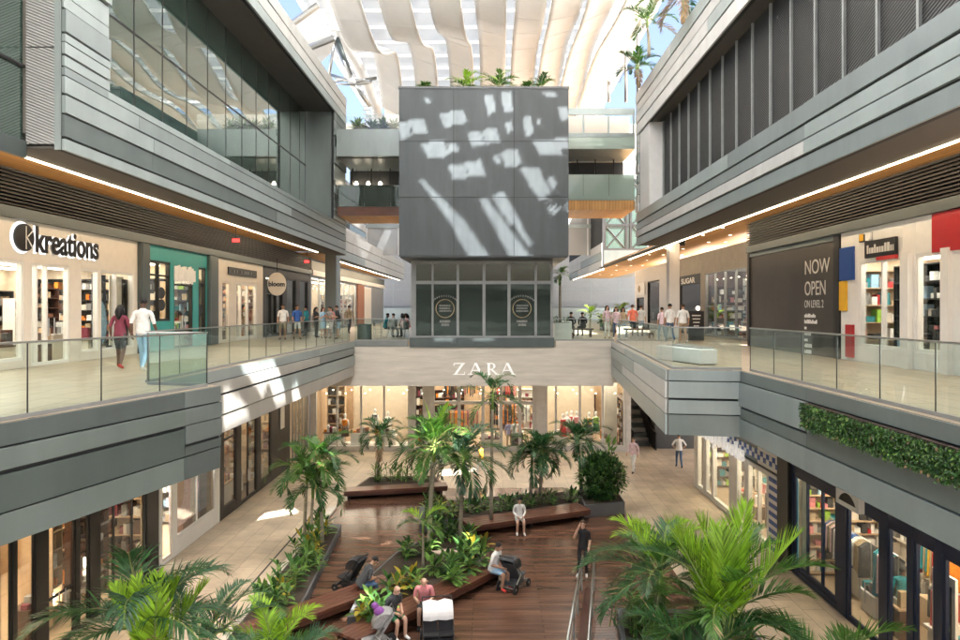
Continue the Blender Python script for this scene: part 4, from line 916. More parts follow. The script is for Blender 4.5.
g = MB(WGR); a, b = gr(779), gr(694); g.box(a,gr(757),2.63,4.82,-.3,-.02,'white_paint'); g.box(gr(757)+.02,b,2.63,4.82,-.3,-.02,'clad_grey'); g.build('header', t)
g = MB(WGR); u = a+.05
q = 0
while u < 29.5:
    for r in range(2):
        if (q+r)%2 == 0: g.box(u,u+.24,2.84+r*.17,3.0+r*.17,-.019,.0,'navy_bright')
        else: g.box(u,u+.24,2.84+r*.17,3.0+r*.17,-.019,.0,'letter_white')
    u += .25; q += 1
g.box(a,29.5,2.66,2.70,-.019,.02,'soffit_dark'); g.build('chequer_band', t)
g = MB(WGR); u0s, u1s = gr(778), gr(769)
for k in range(9):
    for r in range(4):
        uu = u0s+(u1s-u0s)*r/4; g.box(uu+.002,uu+(u1s-u0s)/4-.002,.12+k*.28,.26+k*.28,.001,.012,'navy_bright' if (r+k)%2 else 'blue_panel')
g.build('chequer_band', t)
text('Bath&BodyWorks', 0.80, basis((GR-.22,31.8,2.60),(0,-1,0),(0,0,1)), 'letter_lit', t, ext=.05, bold=.022, sx=1.28)
m = MB(WGR); m.box(gr(791),gr(780)-.01,0,4.82,-.3,.1,'black_metal'); o = m.build('pilaster'); tag(o, 'dark pilaster between the white chequered and the navy shop', 'pilaster')
nv = 'navy'
t = shop('navy framed clothes shop with colourful garments and a cyan lit edge', WGR, 9.5, gr(791)-.02, 0, 3.62, nv,
  [(gr(838)+.1,gr(792)-.1,.18,3.05,'window',nv,[gr(806),gr(821)],[],'glass_shop',.1),(gr(880),gr(846),.02,3.05,'door',nv,[],[],'glass_clear',.1),(gr(908),gr(887),.1,3.05,'window',nv,[],[],'glass_shop',.09),(gr(935),gr(913),.1,3.05,'window',nv,[],[],'glass_shop',.09),(10,gr(942),.1,3.05,'window',nv,[12,11],[],'glass_shop',.09)], 5, 'tan_wall', 'shop_floor', 'lamp_shop', 3,
  shelves=[(15.0,17.8,1.9,2.7,-3.6,.4,2,'cream',PAL_MIX,.8),(18.2,20.6,.2,2.6,-2.5,.3,4,'cream',['cream','cloth_white','cloth_grey'],.5)], th=.13, seed=32, stock=PAL_MIX)
g = MB(WGR); g.box(gr(791)-.02-11.3,gr(791)-.02,3.63,4.82,-.3,-.05,'dark_grey'); g.build('upper_wall', t)
g = MB(WGR); g.box(gr(794)-.06,gr(793)+.02,.2,3.0,-.10,-.06,'cyan_lit'); g.build('light_strip', t)
rack(t, WGR, 15.9, 17.5, 2.25, -1.8, ['red','cloth_orange','cloth_yellow','cloth_khaki','cloth_maroon','cloth_teal'], rn, .95)
rack(t, WGR, 16.9, 17.7, 1.9, -.9, ['cloth_teal','cloth_charcoal','cloth_palepink'], rn, 1.3)
rack(t, WGR, 18.3, 20.6, 1.75, -1.0, ['cloth_white','cloth_charcoal','cloth_lightblue','cloth_palepink','cloth_khaki','cloth_blue'], rn, 1.0)
rack(t, WGR, 14.95, 15.8, 1.75, -1.1, ['cloth_white','red','cloth_charcoal','cloth_khaki','cloth_lavender'], rn, 1.0)
rack(t, WGR, 13.0, 14.0, 1.75, -1.2, ['cloth_teal','cloth_charcoal','cloth_white','cloth_orange'], rn, 1.0)
g = MB(WGR); g.box(15.4,17.4,.0,.75,-2.3,-1.7,'tan_wall'); g.ell((16.6,.95,-1.9),(.35,.22,.25),'cloth_palepink',10,6); g.ell((16.0,.92,-1.9),(.3,.2,.22),'cloth_lavender',10,6); g.build('display_table', t)
g = MB(WGR); g.box(14.15,14.9,.3,2.4,-.5,-.44,'white_paint'); g.box(14.25,14.8,.5,2.2,-.439,-.43,'dark_grey'); g.ell((14.5,1.3,-.43),(.2,.35,.01),'cloth_lime',10,6); g.ell((14.5,1.35,-.428),(.1,.2,.01),'cloth_teal',10,6); g.build('display_screen', t)
g = MB(WGR); a, b = gr(865), gr(842); g.box(a,b,2.98,3.5,.01,.16,'letter_white'); c = (a+b)/2
vs = [(c-.42+.84*k/12, 3.10+.25*math.sin(math.pi*k/12)**.7, .163) for k in range(13)]; g.add(vs,[tuple(range(13))],'letter_black'); g.build('sign', t)

# ------------------------------------------------------------------ moving stairs on the right
t = thing('escalator', 'moving stairs with black balustrades rising beside the mannequin shop', 'escalator', (8.7,40,0))
m = MB(); n = 30; ya, yb = 39.8, 51.0
for k in range(n):
    y = ya+(yb-ya)*k/n; z = 6.5*k/n; m.box(8.25,9.25,y,y+(yb-ya)/n+.02,z-.4,z+.21,'frame_grey' if k%2 else 'clad_dark')
m.build('steps', t)
for x in (8.1,9.35):
    m = MB(); m.tube([(x,38.6,.95),(x,39.6,1.0),(x,yb,7.45),(x,yb+.8,7.5)],.06,'rubber',8); 
    m.add([(x-.03,38.7,.0),(x-.03,39.6,.0),(x-.03,yb,6.5),(x-.03,yb,7.4),(x-.03,39.6,.95),(x-.03,38.7,.9),(x+.03,38.7,.0),(x+.03,39.6,.0),(x+.03,yb,6.5),(x+.03,yb,7.4),(x+.03,39.6,.95),(x+.03,38.7,.9)],[(0,1,4,5),(1,2,3,4),(11,10,7,6),(10,9,8,7),(0,5,11,6),(5,4,10,11),(4,3,9,10)],'black_metal'); m.build('balustrade', t)
m = MB(); m.box(9.4,14,39.2,39.6,0,4.9,'dark_grey'); m.box(9.4,14,38.6,52,4.7,4.9,'concrete'); m.box(9.45,9.6,39.6,52,0,4.8,'dark_grey'); o = m.build('wall'); tag(o, 'dark wall beside the moving stairs', 'wall')

# ------------------------------------------------------------------ far buildings
t = thing('white_building', 'white building beyond the far end of both upper walkways', 'building', (0,96,0))
m = MB(); m.box(-40,40,96,110,0,16.5,'far_white'); m.build('wall', t)
m = MB()
for k in range(20): m.box(-38+k*4,-37.95+k*4,95.97,95.995,6,16.4,'clad_pale')
for z in (8.4,10.8,13.2): m.box(-40,40,95.96,95.99,z,z+.04,'clad_pale')
m.build('joint', t)
m = MB(); m.box(-40,40,94.5,94.7,6.5,8.2,'clad_pale'); m.build('parapet', t)
# unseen block added behind the viewpoint to cut low front light
t = thing('front_light_blocker', 'unseen grey banded block added behind the viewpoint to dim front light', 'building', (0,-18,0))
m = MB(); m.box(-14,14,-22,-18.1,0,11.3,'clad_dark'); m.build('wall', t)
cladding('cladding', t, (14,-18), (-14,-18), 1, auto_rows([4.8,5.3,5.9,6.5], 28, ['clad_mid','clad_grey'], 51)+auto_rows([10.4,11.3], 28, ['clad_mid','clad_grey'], 52))
m = MB()
for k in range(9): m.box(-13+k*3,-10.2+k*3,-18.09,-18.05,.2,4.4,'glass_dark'); m.box(-13+k*3,-10.2+k*3,-18.09,-18.05,6.8,10.2,'glass_dark')
m.build('glazing', t)
# ------------------------------------------------------------------ roof of white ribbons
def ribbon(label, path, width, roll, m='sail_white', seam=2.4):
    """path: list of centre points; a strip about 10 cm thick, rolled about its length"""
    pts = [Vector(p) for p in path]; mb = MB(); n = len(pts); W = 6; vs = []
    for i, p in enumerate(pts):
        d = (pts[min(i+1,n-1)]-pts[max(i-1,0)]).normalized(); a = d.cross(Vector((0,0,1))).normalized(); b = a.cross(d)
        r = roll(i/(n-1)); ac = a*math.cos(r)+b*math.sin(r); bc = b*math.cos(r)-a*math.sin(r)
        for t in (.05,-.05):
            for j in range(W+1):
                s = (j/W-.5)*width; vs.append(p+ac*s+bc*(t+.10*(1-(2*j/W-1)**2)))
    q = 2*(W+1); fs = []
    for i in range(n-1):
        for j in range(W):
            o = i*q+j; fs.append((o,o+q,o+q+1,o+1)); o += W+1; fs.append((o,o+1,o+q+1,o+q))
        fs.append((i*q,i*q+W+1,(i+1)*q+W+1,(i+1)*q)); fs.append((i*q+W,(i+1)*q+W,(i+1)*q+2*W+1,i*q+2*W+1))
    mb.add(vs, fs, m)
    return mb, pts
names = ['leftmost','second from the left','third from the left','fourth from the left','fourth from the right','third from the right','second from the right','rightmost']
CX = [-7.65,-4.95,-2.35,-.05,2.0,3.85,5.6,7.45]
WD = [1.75,1.7,1.7,1.65,1.6,1.65,1.7,1.9]
for i, (x, w) in enumerate(zip(CX, WD)):
    A = [.95,.8,.62,.42,.3,.22,.15,.1][i]; ph = [38.6,37.6,36.9,36,36,36,36,36][i]; Lw = 10.5
    path = []
    for k in range(-7,56):
        y = 33.6+k*.5; dz = -.09*(y-34); z = 24.1+dz*.6-A*math.cos(2*math.pi*(y-ph)/Lw)
        xx = x+([.75,.55,.35,.1,0,-.05,-.15,-.3][i])*math.sin((y-36)/5.5)
        path.append((xx,y,z))
    roll = lambda s, i=i: [-.30,-.22,-.15,-.05,.05,.16,.26,.34][i]+.18*math.sin(s*7+i)
    t = thing('roof_ribbon_or_shade', f'white curved roof ribbon, {names[i]} of the eight above the tower', 'roof ribbon', path[20], group='white ribbons of the roof')
    mb, pts = ribbon('', path, w, roll)
    for k in range(3,63,5):
        p = pts[k]; r = roll(k/62); a = Vector((math.cos(r),0,math.sin(r)))
        mb.tube([p-a*w*.5+Vector((0,0,-.02)),p+a*w*.5+Vector((0,0,-.02))],.012,'sail_white',6)
    mb.build('sheet', t, smooth=True)
# unseen canopy added over the near courtyard, its openings shaped to place sun patches
SUN = Vector((-.36,.42,-.83)).normalized()
ZC = 25.2
def on_plane(px, py, kind, v):
    d = Vector(((px-VX)/F, 1, (VY-py)/F))
    t = v/1 if kind == 'y' else (v/d.x if kind == 'x' else (v-EZ)/d.z)
    return Vector((d.x*t, t, EZ+d.z*t))
def to_shade_sheet(p): t = (ZC-p.z)/SUN.z; q = p+SUN*t; return (q.x, q.y)
HOLES = []  # openings traced back along the sun from the wanted patches
def hole(pts, kind, v): HOLES.append([to_shade_sheet(on_plane(x,y,kind,v)) for x,y in pts])
for cx,cy,w,h in ((427,101,7,4),(490,105,10,17),(507,103,11,18),(551,96,14,5),(447,120,13,13),(459,117,14,13),(404,131,13,14),(418,127,17,13),(476,140,15,13),(491,137,17,13),(509,127,8,10),(528,127,10,17),
     (435,150,26,14),(453,148,11,9),(547,148,26,14),(563,143,12,10),(511,159,20,14),(497,160,7,7),(458,172,18,13),(475,169,19,14),(564,114,11,12),(539,123,5,6)):
    w *= 1.25; h *= 1.3; hole([(cx-w*.5,cy-h*.40),(cx+w*.26,cy-h*.5),(cx+w*.5,cy+h*.36),(cx-w*.22,cy+h*.5)], 'y', 31.0)
for q in ([(417,179),(424,180),(466,222),(490,258),(468,258),(449,222)],[(478,198),(486,197),(532,258),(509,258)],[(491,196),(503,191),(522,224),(508,224)],[(528,186),(537,182),(562,210),(553,216)],[(545,179),(553,177),(568,203),(563,207)],[(514,226),(521,226),(534,246),(528,248)]): hole(q,'y',31.0)
for q in ([(483,259),(501,259),(513,282),(497,282)],[(519,285),(527,283),(562,356),(549,346)],[(575,347),(606,347),(622,374),(600,372)]): hole(q,'y',33.0)
for q in ([(240,360),(273,357),(286,402),(276,405),(268,385),(262,398)],[(224,384),(238,394),(253,414),(225,426)]): hole(q,'x',-6.9)
hole([(252,521),(298,513),(294,508),(256,515)],'z',0)
hole([(470,598),(500,590),(520,602),(488,612)],'z',0); hole([(440,470),(475,468),(476,474),(440,476)],'z',0)
def inside(x, y, P):
    c = False; n = len(P)
    for i in range(n):
        x1,y1 = P[i]; x2,y2 = P[(i+1)%n]
        if (y1 > y) != (y2 > y) and x < (x2-x1)*(y-y1)/(y2-y1)+x1: c = not c
    return c
hole([(404,420),(436,412),(448,440),(452,476),(414,470)],'y',21.6); hole([(446,430),(462,428),(464,470),(450,474)],'y',22.4)
hole([(300,478),(326,474),(322,492),(304,496)],'y',22.4); hole([(352,588),(400,582),(407,612),(360,622)],'y',17.2); hole([(440,520),(480,515),(486,556),(446,560)],'y',21.0)
BB = [(min(p[0] for p in P),max(p[0] for p in P),min(p[1] for p in P),max(p[1] for p in P),P) for P in HOLES]
x0, st = -9.6, .07
nb = 11; bw = (13.4-x0)/nb
for bI in range(nb):
    xa, xb = x0+bw*bI, x0+bw*(bI+1)-.006
    t = thing('roof_ribbon_or_shade', 'added white band overhead, out of view, openings shaped for sun patches', 'roof ribbon', ((xa+xb)/2,10,ZC), group='added shade bands overhead')
    mb = MB(); y = -16.0
    while y < 36.6:
        hits = [q for q in BB if q[2]-.2 < y+st/2 < q[3]+.2]
        if not hits: 
            y2 = y
            while y2 < 36.6 and not [q for q in BB if q[2]-.2 < y2+st/2 < q[3]+.2]: y2 += st
            mb.box(xa,xb,y,y2,ZC,ZC+.05,'membrane' if y2 < 5 or y < -10 else 'membrane_thin'); y = y2; continue
        x = xa
        while x < xb-.001:
            op = any(q[0] <= x+st/2 <= q[1] and inside(x+st/2, y+st/2, q[4]) for q in hits); x2 = x
            while x2 < xb-.001 and any(q[0] <= x2+st/2 <= q[1] and inside(x2+st/2, y+st/2, q[4]) for q in hits) == op: x2 = min(xb, x2+st)
            if not op: mb.box(x,x2,y,y+st,ZC,ZC+.05,'membrane_thin')
            x = x2
        y += st
    mb.build('sheet', t)
for k in range(5):  # sheets added to keep direct sun off the white building
    xa = -16+k*11; m = MB(); m.box(xa,xa+10.98,63.2,100,25.2,25.25,'membrane'); o = m.build('roof_ribbon_or_shade'); tag(o, 'added white shade sheet far behind the tower, number %s from the left' % ['one','two','three','four','five'][k], 'roof ribbon', 'added shade sheets at the far end')
# skylight structure above the ribbons
t = thing('skylight', 'white glazed skylight lattice above the ribbons', 'skylight', (0,47,26.5))
m = MB()
for k in range(12):
    y = 34.5+k*2.5; m.box(-11.5,10.2,y-.05,y+.05,26.4,26.6,'steel_white')
for x in (-11.4,-8.3,-5.3,-2.3,.7,3.7,6.7,9.9): m.box(x-.1,x+.1,34.4,62.6,26.15,26.395,'steel_white')
m.build('lattice', t)
g = MB(); g.box(-11.5,10.2,34.4,62.6,26.61,26.63,'glass_fritted'); g.build('glazing', t)
t = thing('glazed_screen', 'glazed end screen with grey beams behind the tower top', 'window wall', (0,62.5,13))
m = MB()
for z in (15.5,18.4,20.9,22.4,24.0,25.6): m.box(-11.6,10.3,62.4,62.7,z,z+.32,'clad_pale')
for x in (-11.5,-8.6,-5.7,-2.8,.1,3,5.9,8.8,10.2): m.box(x-.06,x+.06,62.45,62.6,13,26.1,'steel_white')
m.build('beam', t)
g = MB(); g.box(-11.6,10.3,62.52,62.54,13,26,'glass_fritted'); g.build('glazing', t)
# big white tube arch, struts and hub on the left
t = thing('roof_truss', 'white tubular roof arch with a ringed hub above the window-walled upper block', 'roof truss', (-10,48,20))
m = MB(); pa = [AT(a,b,Y) for a,b,Y in ((318,-40,44),(330,10,45),(340,38,46),(356,62,47),(368,86,48.5),(376,108,50),(379,132,51))]; m.tube(pa,[.42,.42,.42,.4,.4,.38,.38],'steel_white',12); m.build('arch', t, smooth=True)
m = MB(); hub = AT(352,82,44.5)
for a, b in ((334,38),(370,106),(331,75),(376,78)): 
    e = AT(a,b,45.5); m.tube([hub,e],.12,'steel',8)
m.tube([AT(335,36,45),AT(329,76,45)],.10,'steel',8); m.tube([AT(337,38,45),AT(350,75,45)],.17,'clad_dark',8); m.build('strut', t, smooth=True)
m = MB(); m.tube([hub+Vector((1.25*math.cos(6.2832*k/20),.4*math.sin(6.2832*k/20),.28*math.sin(6.2832*k/20))) for k in range(21)],.075,'steel',8); m.ell(hub,.26,'steel_white',12,8); m.build('hub', t, smooth=True)
m = MB()
for k, (a,b) in enumerate(((372,92),(377,108),(380,122))):
    p = AT(a-4,b,50); q = AT(a+2,b+2,50); m.tube([p,q],.2,'steel_white',8)
for k in range(9): p = AT(369+k*.2,94+k*4,49.4); m.box(p.x-.5,p.x+.3,p.y-.05,p.y+.05,p.z-.05,p.z+.04,'steel_white')
m.build('ladder', t)
m = MB(); m.tube([AT(262,45,40),AT(318,5,40)],.2,'steel',8); m.tube([AT(272,62,40),AT(334,38,40)],.2,'steel',8); m.tube([AT(240,5,38),AT(300,-30,38)],.2,'steel',8); o = m.build('roof_beam'); tag(o, 'pair of grey roof beams reaching up from the window-walled upper block', 'beam')
m = MB()
pl = [AT(274,64,41),AT(336,39,41),AT(330,54,41.5),AT(296,84,41.5)]; pu = [p+Vector((0,.15,.25)) for p in pl]
m.add(pl+pu,[(0,1,2,3),(7,6,5,4),(0,4,5,1),(1,5,6,2),(2,6,7,3),(3,7,4,0)],'sail_white')
pl = [AT(262,46,41),AT(318,8,41),AT(330,36,41.5),AT(276,60,41.5)]; pu = [p+Vector((0,.15,.25)) for p in pl]
m.add(pl+pu,[(0,1,2,3),(7,6,5,4),(0,4,5,1),(1,5,6,2),(2,6,7,3),(3,7,4,0)],'sail_white')
o = m.build('roof_panel'); tag(o, 'flat white roof panel slung between the grey beams', 'roof panel')
# right edge: rising white edge beam and posts
t = thing('edge_beam', 'white roof edge beam on slender posts above the pale glass footbridge', 'roof beam', (8,48,19))
m = MB(); m.tube([AT(655,-6,36),AT(640,22,38.5),AT(622,52,43),AT(600,82,50),AT(574,106,58)],.16,'steel_white',8); m.build('beam', t, smooth=True)
m = MB()
for a,b0,b1,Y in ((609,82,102,46),(626,55,102,42),(638,8,102,40)): m.tube([AT(a,b0,Y),AT(a,b1,Y)],.10,'steel',8)
m.build('post', t, smooth=True)
# ------------------------------------------------------------------ plants
def leaf(mb, p, d, up, L, w, m, droop=.25, k=3):
    """one blade from p along d, drooping; k segments"""
    d = Vector(d).normalized(); s = d.cross(up)
    if s.length < 1e-3: s = d.orthogonal()
    s.normalize(); vs = [p]; prof = {2:[.0,1,0],3:[0,1,.85,0],4:[0,.8,1,.7,0]}[k]
    q = Vector(p); dd = d.copy(); out = []
    for i in range(1, k+1):
        q = q+dd*(L/k); dd = (dd+Vector((0,0,-droop/k))).normalized()
        if i < k: out += [q-s*w*.5*prof[i], q+s*w*.5*prof[i]]
        else: out.append(q.copy())
    vs += out; n = len(vs)
    fs = [(0,1,2)]+[(1+2*i,3+2*i,4+2*i,2+2*i) for i in range(k-2)]+[(n-3,n-1,n-2)]
    mb.add(vs, fs, m)
def frond(mb, base, az, el, L, droop, m, rn, nl=26, ll=.55, lw=.045, ldroop=.5, rach='rachis', twist=0.0, fold=.55, rr=.022):
    pts = []; p = Vector(base); e = el; n = 14
    for i in range(n+1):
        pts.append(p.copy()); d = Vector((math.cos(az)*math.cos(e), math.sin(az)*math.cos(e), math.sin(e))); p = p+d*(L/n); e -= droop*(.35+1.3*i/n)/n
        az += twist/n
    mb.tube(pts, [rr*(1-.85*i/n) for i in range(n+1)], rach, 5)
    for i in range(nl):
        t = .16+.84*(i+.5)/nl; f = t*n; a = int(min(f, n-1)); q = pts[a].lerp(pts[a+1], f-a); d = (pts[a+1]-pts[a]).normalized()
        s = d.cross(Vector((0,0,1)))
        if s.length < .05: s = Vector((-math.sin(az), math.cos(az), 0))
        s.normalize(); up = s.cross(d)
        pr = math.sin(math.pi*min(1, .12+t*.86))**.55; ang = .95-.55*t
        for sd in (1,-1):
            if rn.random() < .04: continue
            a2 = ang*rn.uniform(.85,1.15)
            dd = (d*math.cos(a2)+(s*sd*math.cos(fold*rn.uniform(.6,1.3))+up*math.sin(fold))*math.sin(a2)).normalized()
            leaf(mb, q, dd, up, ll*pr*rn.choice([.45,.8,.9,.95,1,1.05,1.1])*rn.uniform(.93,1.07), lw*(.6+.4*pr), 'palm_dry' if el < .9 and rn.random() < (.02+.10*max(0,t-.75)*4) else m, ldroop*rn.uniform(.4,1.9), 3)
def palm(label, loc, h, n, L, seed, stems=1, r=.07, green='palm_green', nl=26, ll=.55, lw=.045, el=(1.25,.05), droop=1.5, spear=0, fresh=0, group=None, lean=.12, shaft=.5, dry=0, ldroop=.5, name='palm', spread=.3, cat='palm tree', azs=None, deep=.4):
    rn = random.Random(seed); t = thing(name, label, cat, loc, group=group)
    tr = MB(); cr = MB(); fr = MB(); loc = Vector(loc)
    for sI in range(stems):
        a = 6.28*sI/stems+rn.uniform(0,1); b = loc+(Vector((math.cos(a),math.sin(a),0))*spread if stems > 1 else Vector((0,0,0)))
        hh = h*(1-.16*sI+.04*rn.random()); la = rn.uniform(0,6.28); top = b+Vector((math.cos(la)*lean*hh*.5, math.sin(la)*lean*hh*.5, hh))
        pts = [b.lerp(top, k/8)+Vector((math.cos(la),math.sin(la),0))*(-lean*.25*math.sin(math.pi*k/8)) for k in range(9)]
        tr.tube(pts, [r*(1.35-.5*k/8) for k in range(9)], 'trunk_ringed', 10)
        if shaft: tr.tube([top-Vector((0,0,.06)), top+Vector((0,0,shaft*.5)), top+Vector((0,0,shaft))], [r*.95,r*1.05,r*.45], 'shaft_green', 10)
        c = top+Vector((0,0,shaft*.85)); m = n if stems == 1 else max(6, int(n*(1-.15*sI)))
        for i in range(m):
            f = i/max(1,m-1); az = i*2.399+rn.uniform(-.25,.25)
            if azs: az = azs[i%len(azs)]+rn.uniform(-.1,.1)
            e = el[0]+(el[1]-el[0])*f+rn.uniform(-.12,.12); g = green if rn.random() > deep else 'palm_deep'
            if i < fresh: g = 'palm_fresh'
            if dry and i >= m-dry: g = 'palm_dry'
            frond(cr, c-Vector((0,0,.25*f*shaft)), az, e, L*rn.uniform(.85,1.08)*(.85 if i < 2 else 1), droop*rn.uniform(.75,1.25), g, rn, nl, ll, lw, ldroop, twist=rn.uniform(-.4,.4), rr=.010+.005*L)
        for i in range(spear):
            az = rn.uniform(0,6.28); frond(fr, c, az, 1.42-.12*i, L*.8, .25, 'palm_fresh', rn, nl, ll*.75, lw*1.15, .12, fold=.15, twist=0, rr=.018)
    tr.build('trunk', t, smooth=True); cr.build('crown', t); fr.build('young_leaf', t)
    return t
def shrub(label, loc, rx, ry, h, n, seed, L=.34, w=.10, mats=('leaf_mid','leaf_deep'), yellow=0.0, cat='shrub', group=None, name='shrub', droop=.9):
    rn = random.Random(seed); t = thing(name, label, cat, loc, group=group); mb = MB(); st = MB(); loc = Vector(loc)
    k = max(3, int(n/11))
    for i in range(k):
        a = rn.uniform(0,6.28); q = math.sqrt(rn.random()); b = loc+Vector((rx*q*math.cos(a), ry*q*math.sin(a), 0)); top = b+Vector((rn.uniform(-.08,.08),rn.uniform(-.08,.08),h*rn.uniform(.45,1)*(1-.35*q*q)))
        st.tube([b,b.lerp(top,.5)+Vector((.02,.01,0)),top],[.016,.013,.008],'rachis',5)
        yl_ = rn.random() < yellow
        for j in range(11):
            f = j/10; p = b.lerp(top, .25+.75*f); az = j*2.4+rn.uniform(-.3,.3); e = .1+1.1*f*f+rn.uniform(-.2,.2)
            d = Vector((math.cos(az)*math.cos(e), math.sin(az)*math.cos(e), math.sin(e)))
            leaf(mb, p, d, Vector((0,0,1)), L*rn.uniform(.7,1.15), w*rn.uniform(.75,1.2), 'leaf_yellow' if yl_ and rn.random() < .6 else rn.choice(mats), droop*rn.uniform(.5,1.3), 4)
    st.build('stems', t); mb.build('leaves', t)
    return t
def planter(label, poly, h, m='planter_grey', soil=True):
    xs = [p[0] for p in poly]; ys = [p[1] for p in poly]
    t = thing('planter', label, 'planter', (sum(xs)/len(xs), sum(ys)/len(ys), 0))
    g = MB(); g.prism(poly, .021, h, m); g.build('kerb_wall', t, bevel=.015)
    c = Vector((sum(xs)/len(xs), sum(ys)/len(ys), 0)); g = MB(); g.sheet([tuple((Vector((*p,0))-c).xy*.93+c.xy) for p in poly], h+.012, 'soil'); g.build('soil', t)
    return t
def bench(label, a, b, w, side=1, h=.45, th=.09, legs=True, back_w=None):
    xf, L = seg_xf(a, b, side); t = thing('bench', label, 'bench', ((a[0]+b[0])/2,(a[1]+b[1])/2,0))
    g = MB(xf); n = 5; 
    for i in range(n): g.box(0, L, h-th, h, -w+w*i/n+.006, -w+w*(i+1)/n-.006, 'bench_top')
    g.build('seat', t, bevel=.008)
    g = MB(xf); g.box(.02,L-.02,h-th-.12,h-th-.001,-.05,-.02,'bench_side'); g.box(.02,L-.02,h-th-.12,h-th-.001,-w+.02,-w+.05,'bench_side'); g.build('apron', t)
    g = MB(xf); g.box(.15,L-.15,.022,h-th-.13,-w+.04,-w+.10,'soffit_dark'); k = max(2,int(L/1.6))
    for i in range(k): u = .25+(L-.5)*i/(k-1); g.box(u-.04,u+.04,.022,h-th-.002,-w+.12,-.16,'black_metal')
    g.build('support', t)
    return t
# islands and benches on the deck
planter('planting bed in the middle of the deck between the two occupied benches', [(-3.6,16.9),(-2.6,16.9),(-.25,20.4),(-.6,22.6),(-1.6,23.6),(-3.0,21.5),(-3.6,19.2)], .40)
bench('dark wooden bench carrying the bald man, the man in pink and the man in white', (-3.1,15.6), (.45,20.2), .75, 1)
bench('dark wooden bench under the man in charcoal beside the black pushchair', (-5.6,15.7), (-2.55,18.9), .85, 1)
bench('dark wooden bench under the woman in white before the shrub bed', (-.75,23.75), (3.75,25.75), 1.0, 1)
planter('long low planting bed behind the bench of the woman in white', [(-2.6,24.3),(-.9,24.9),(3.4,26.9),(3.3,28.6),(-1,27.6),(-2.8,26.4)], .38)
planter('dark grey planting box below the round bush', [(3.55,26.1),(5.2,26.6),(5.2,28.6),(3.6,28.4)], .5)
bench('low wooden bench edge of the bed before the mannequin windows', (-6.2,28.4), (-1.9,29.3), .7, 1, .42)
planter('planting bed under the small palm before the mannequin windows', [(-5.9,29.2),(-2.2,30.0),(-2.6,31.2),(-5.6,31.0)], .4, 'bench_side')
planter('planting bed along the kerb with the clump of palms', [(-6.22,11),(-5.2,11),(-5.0,18.3),(-5.4,24.4),(-6.2,24.6)], .32)
planter('planting bed with the large bright palms beside the handrails', [(2.95,9),(6.4,9),(6.2,17.2),(3.2,17.4),(2.75,14)], .42)
g = lambda px,py,z: G(px,py,z)
# large near right palms
palm('large green palm around the lime green fan of leaf', (4.5,13.2,.4), 1.35, 15, 2.2, 101, r=.10, nl=56, ll=.60, lw=.036, spear=0, el=(1.30,-.05), droop=1.35, shaft=.55, green='palm_green', dry=1, fresh=0, deep=.3)
palm('tall fan of lime green young palm leaf before the navy shop', (4.42,12.7,.4), 1.15, 8, 2.3, 117, r=.06, nl=62, ll=.80, lw=.036, el=(1.56,.95), droop=.35, shaft=.45, green='palm_fresh', fresh=5, deep=.0, ldroop=.12, azs=[1.5,1.0,2.1,.4,2.8,3.3,0,1.8])
palm('broad green palm behind the bright one, beside the steel handrail', (3.62,14.7,.4), 1.45, 17, 1.9, 102, r=.09, nl=50, ll=.54, lw=.034, el=(1.2,-.2), droop=1.5, shaft=.5, fresh=2, deep=.35)
palm('dark blue-green drooping palm low under the lime green fan', (3.8,12.3,.4), .85, 11, 1.95, 103, r=.08, nl=52, ll=.58, lw=.032, el=(1.0,-.15), droop=1.7, shaft=.4, green='palm_bluish', deep=.55)
palm('low arching palm reaching towards the navy shop door', (5.9,12.0,.4), .75, 10, 2.0, 104, r=.08, nl=50, ll=.50, lw=.034, el=(1.1,.0), droop=1.5, shaft=.4, deep=.5)
palm('yellowish bushy palm behind the broad green palm', (4.1,16.8,.4), 1.2, 13, 1.5, 105, r=.07, nl=30, ll=.42, lw=.04, el=(1.3,.1), droop=1.5, shaft=.4, fresh=5)
for i,(x,y,s) in enumerate(((3.4,13.9,1),(5.4,14.8,2),(3.3,16.3,3),(5.5,16.6,4))):
    shrub(['bushy undergrowth by the handrail foot','bushy undergrowth between the big palms','bushy undergrowth behind the handrail palm','bushy undergrowth on the paving side of the big palms'][i], (x,y,.4), .6,.6,.95, 150, 200+i, .42,.07,('leaf_deep','palm_green'))
# near left palms
palm('dark palm with long curtain-like fronds before the dark shop front', (-6.35,12.1,.3), 1.75, 11, 2.05, 111, r=.10, nl=60, ll=.75, lw=.034, el=(1.15,.0), droop=1.45, shaft=.5, green='palm_bluish', dry=1, ldroop=1.0, deep=.7)
palm('upright lime green young palm leaf among the curtain-like fronds', (-5.85,11.6,.3), 1.3, 5, 1.75, 118, r=.06, nl=54, ll=.52, lw=.04, el=(1.54,1.0), droop=.3, shaft=.4, fresh=5, ldroop=.12, azs=[1.7,1.2,2.4,.6,2.9])
palm('arching palm leaning over the pavement', (-5.5,12.9,.3), .95, 8, 2.2, 112, r=.08, nl=54, ll=.42, lw=.03, el=(1.1,.3), droop=1.5, shaft=.4, green='palm_bluish', deep=.6, azs=[.2,2.6,1.4,-.5,3.4,.9,2.0,4.3])
palm('bright low palm near the grey pushchair', (-4.35,13.6,.3), .55, 14, 1.55, 113, r=.07, nl=48, ll=.42, lw=.032, el=(1.35,.0), droop=1.5, shaft=.3, fresh=5, deep=.2)
palm('dark low palm in front of the bright one at the bottom edge', (-3.9,12.5,.3), .55, 12, 1.5, 114, r=.07, nl=46, ll=.5, lw=.032, el=(1.1,-.1), droop=1.6, shaft=.3, green='palm_bluish', deep=.5)
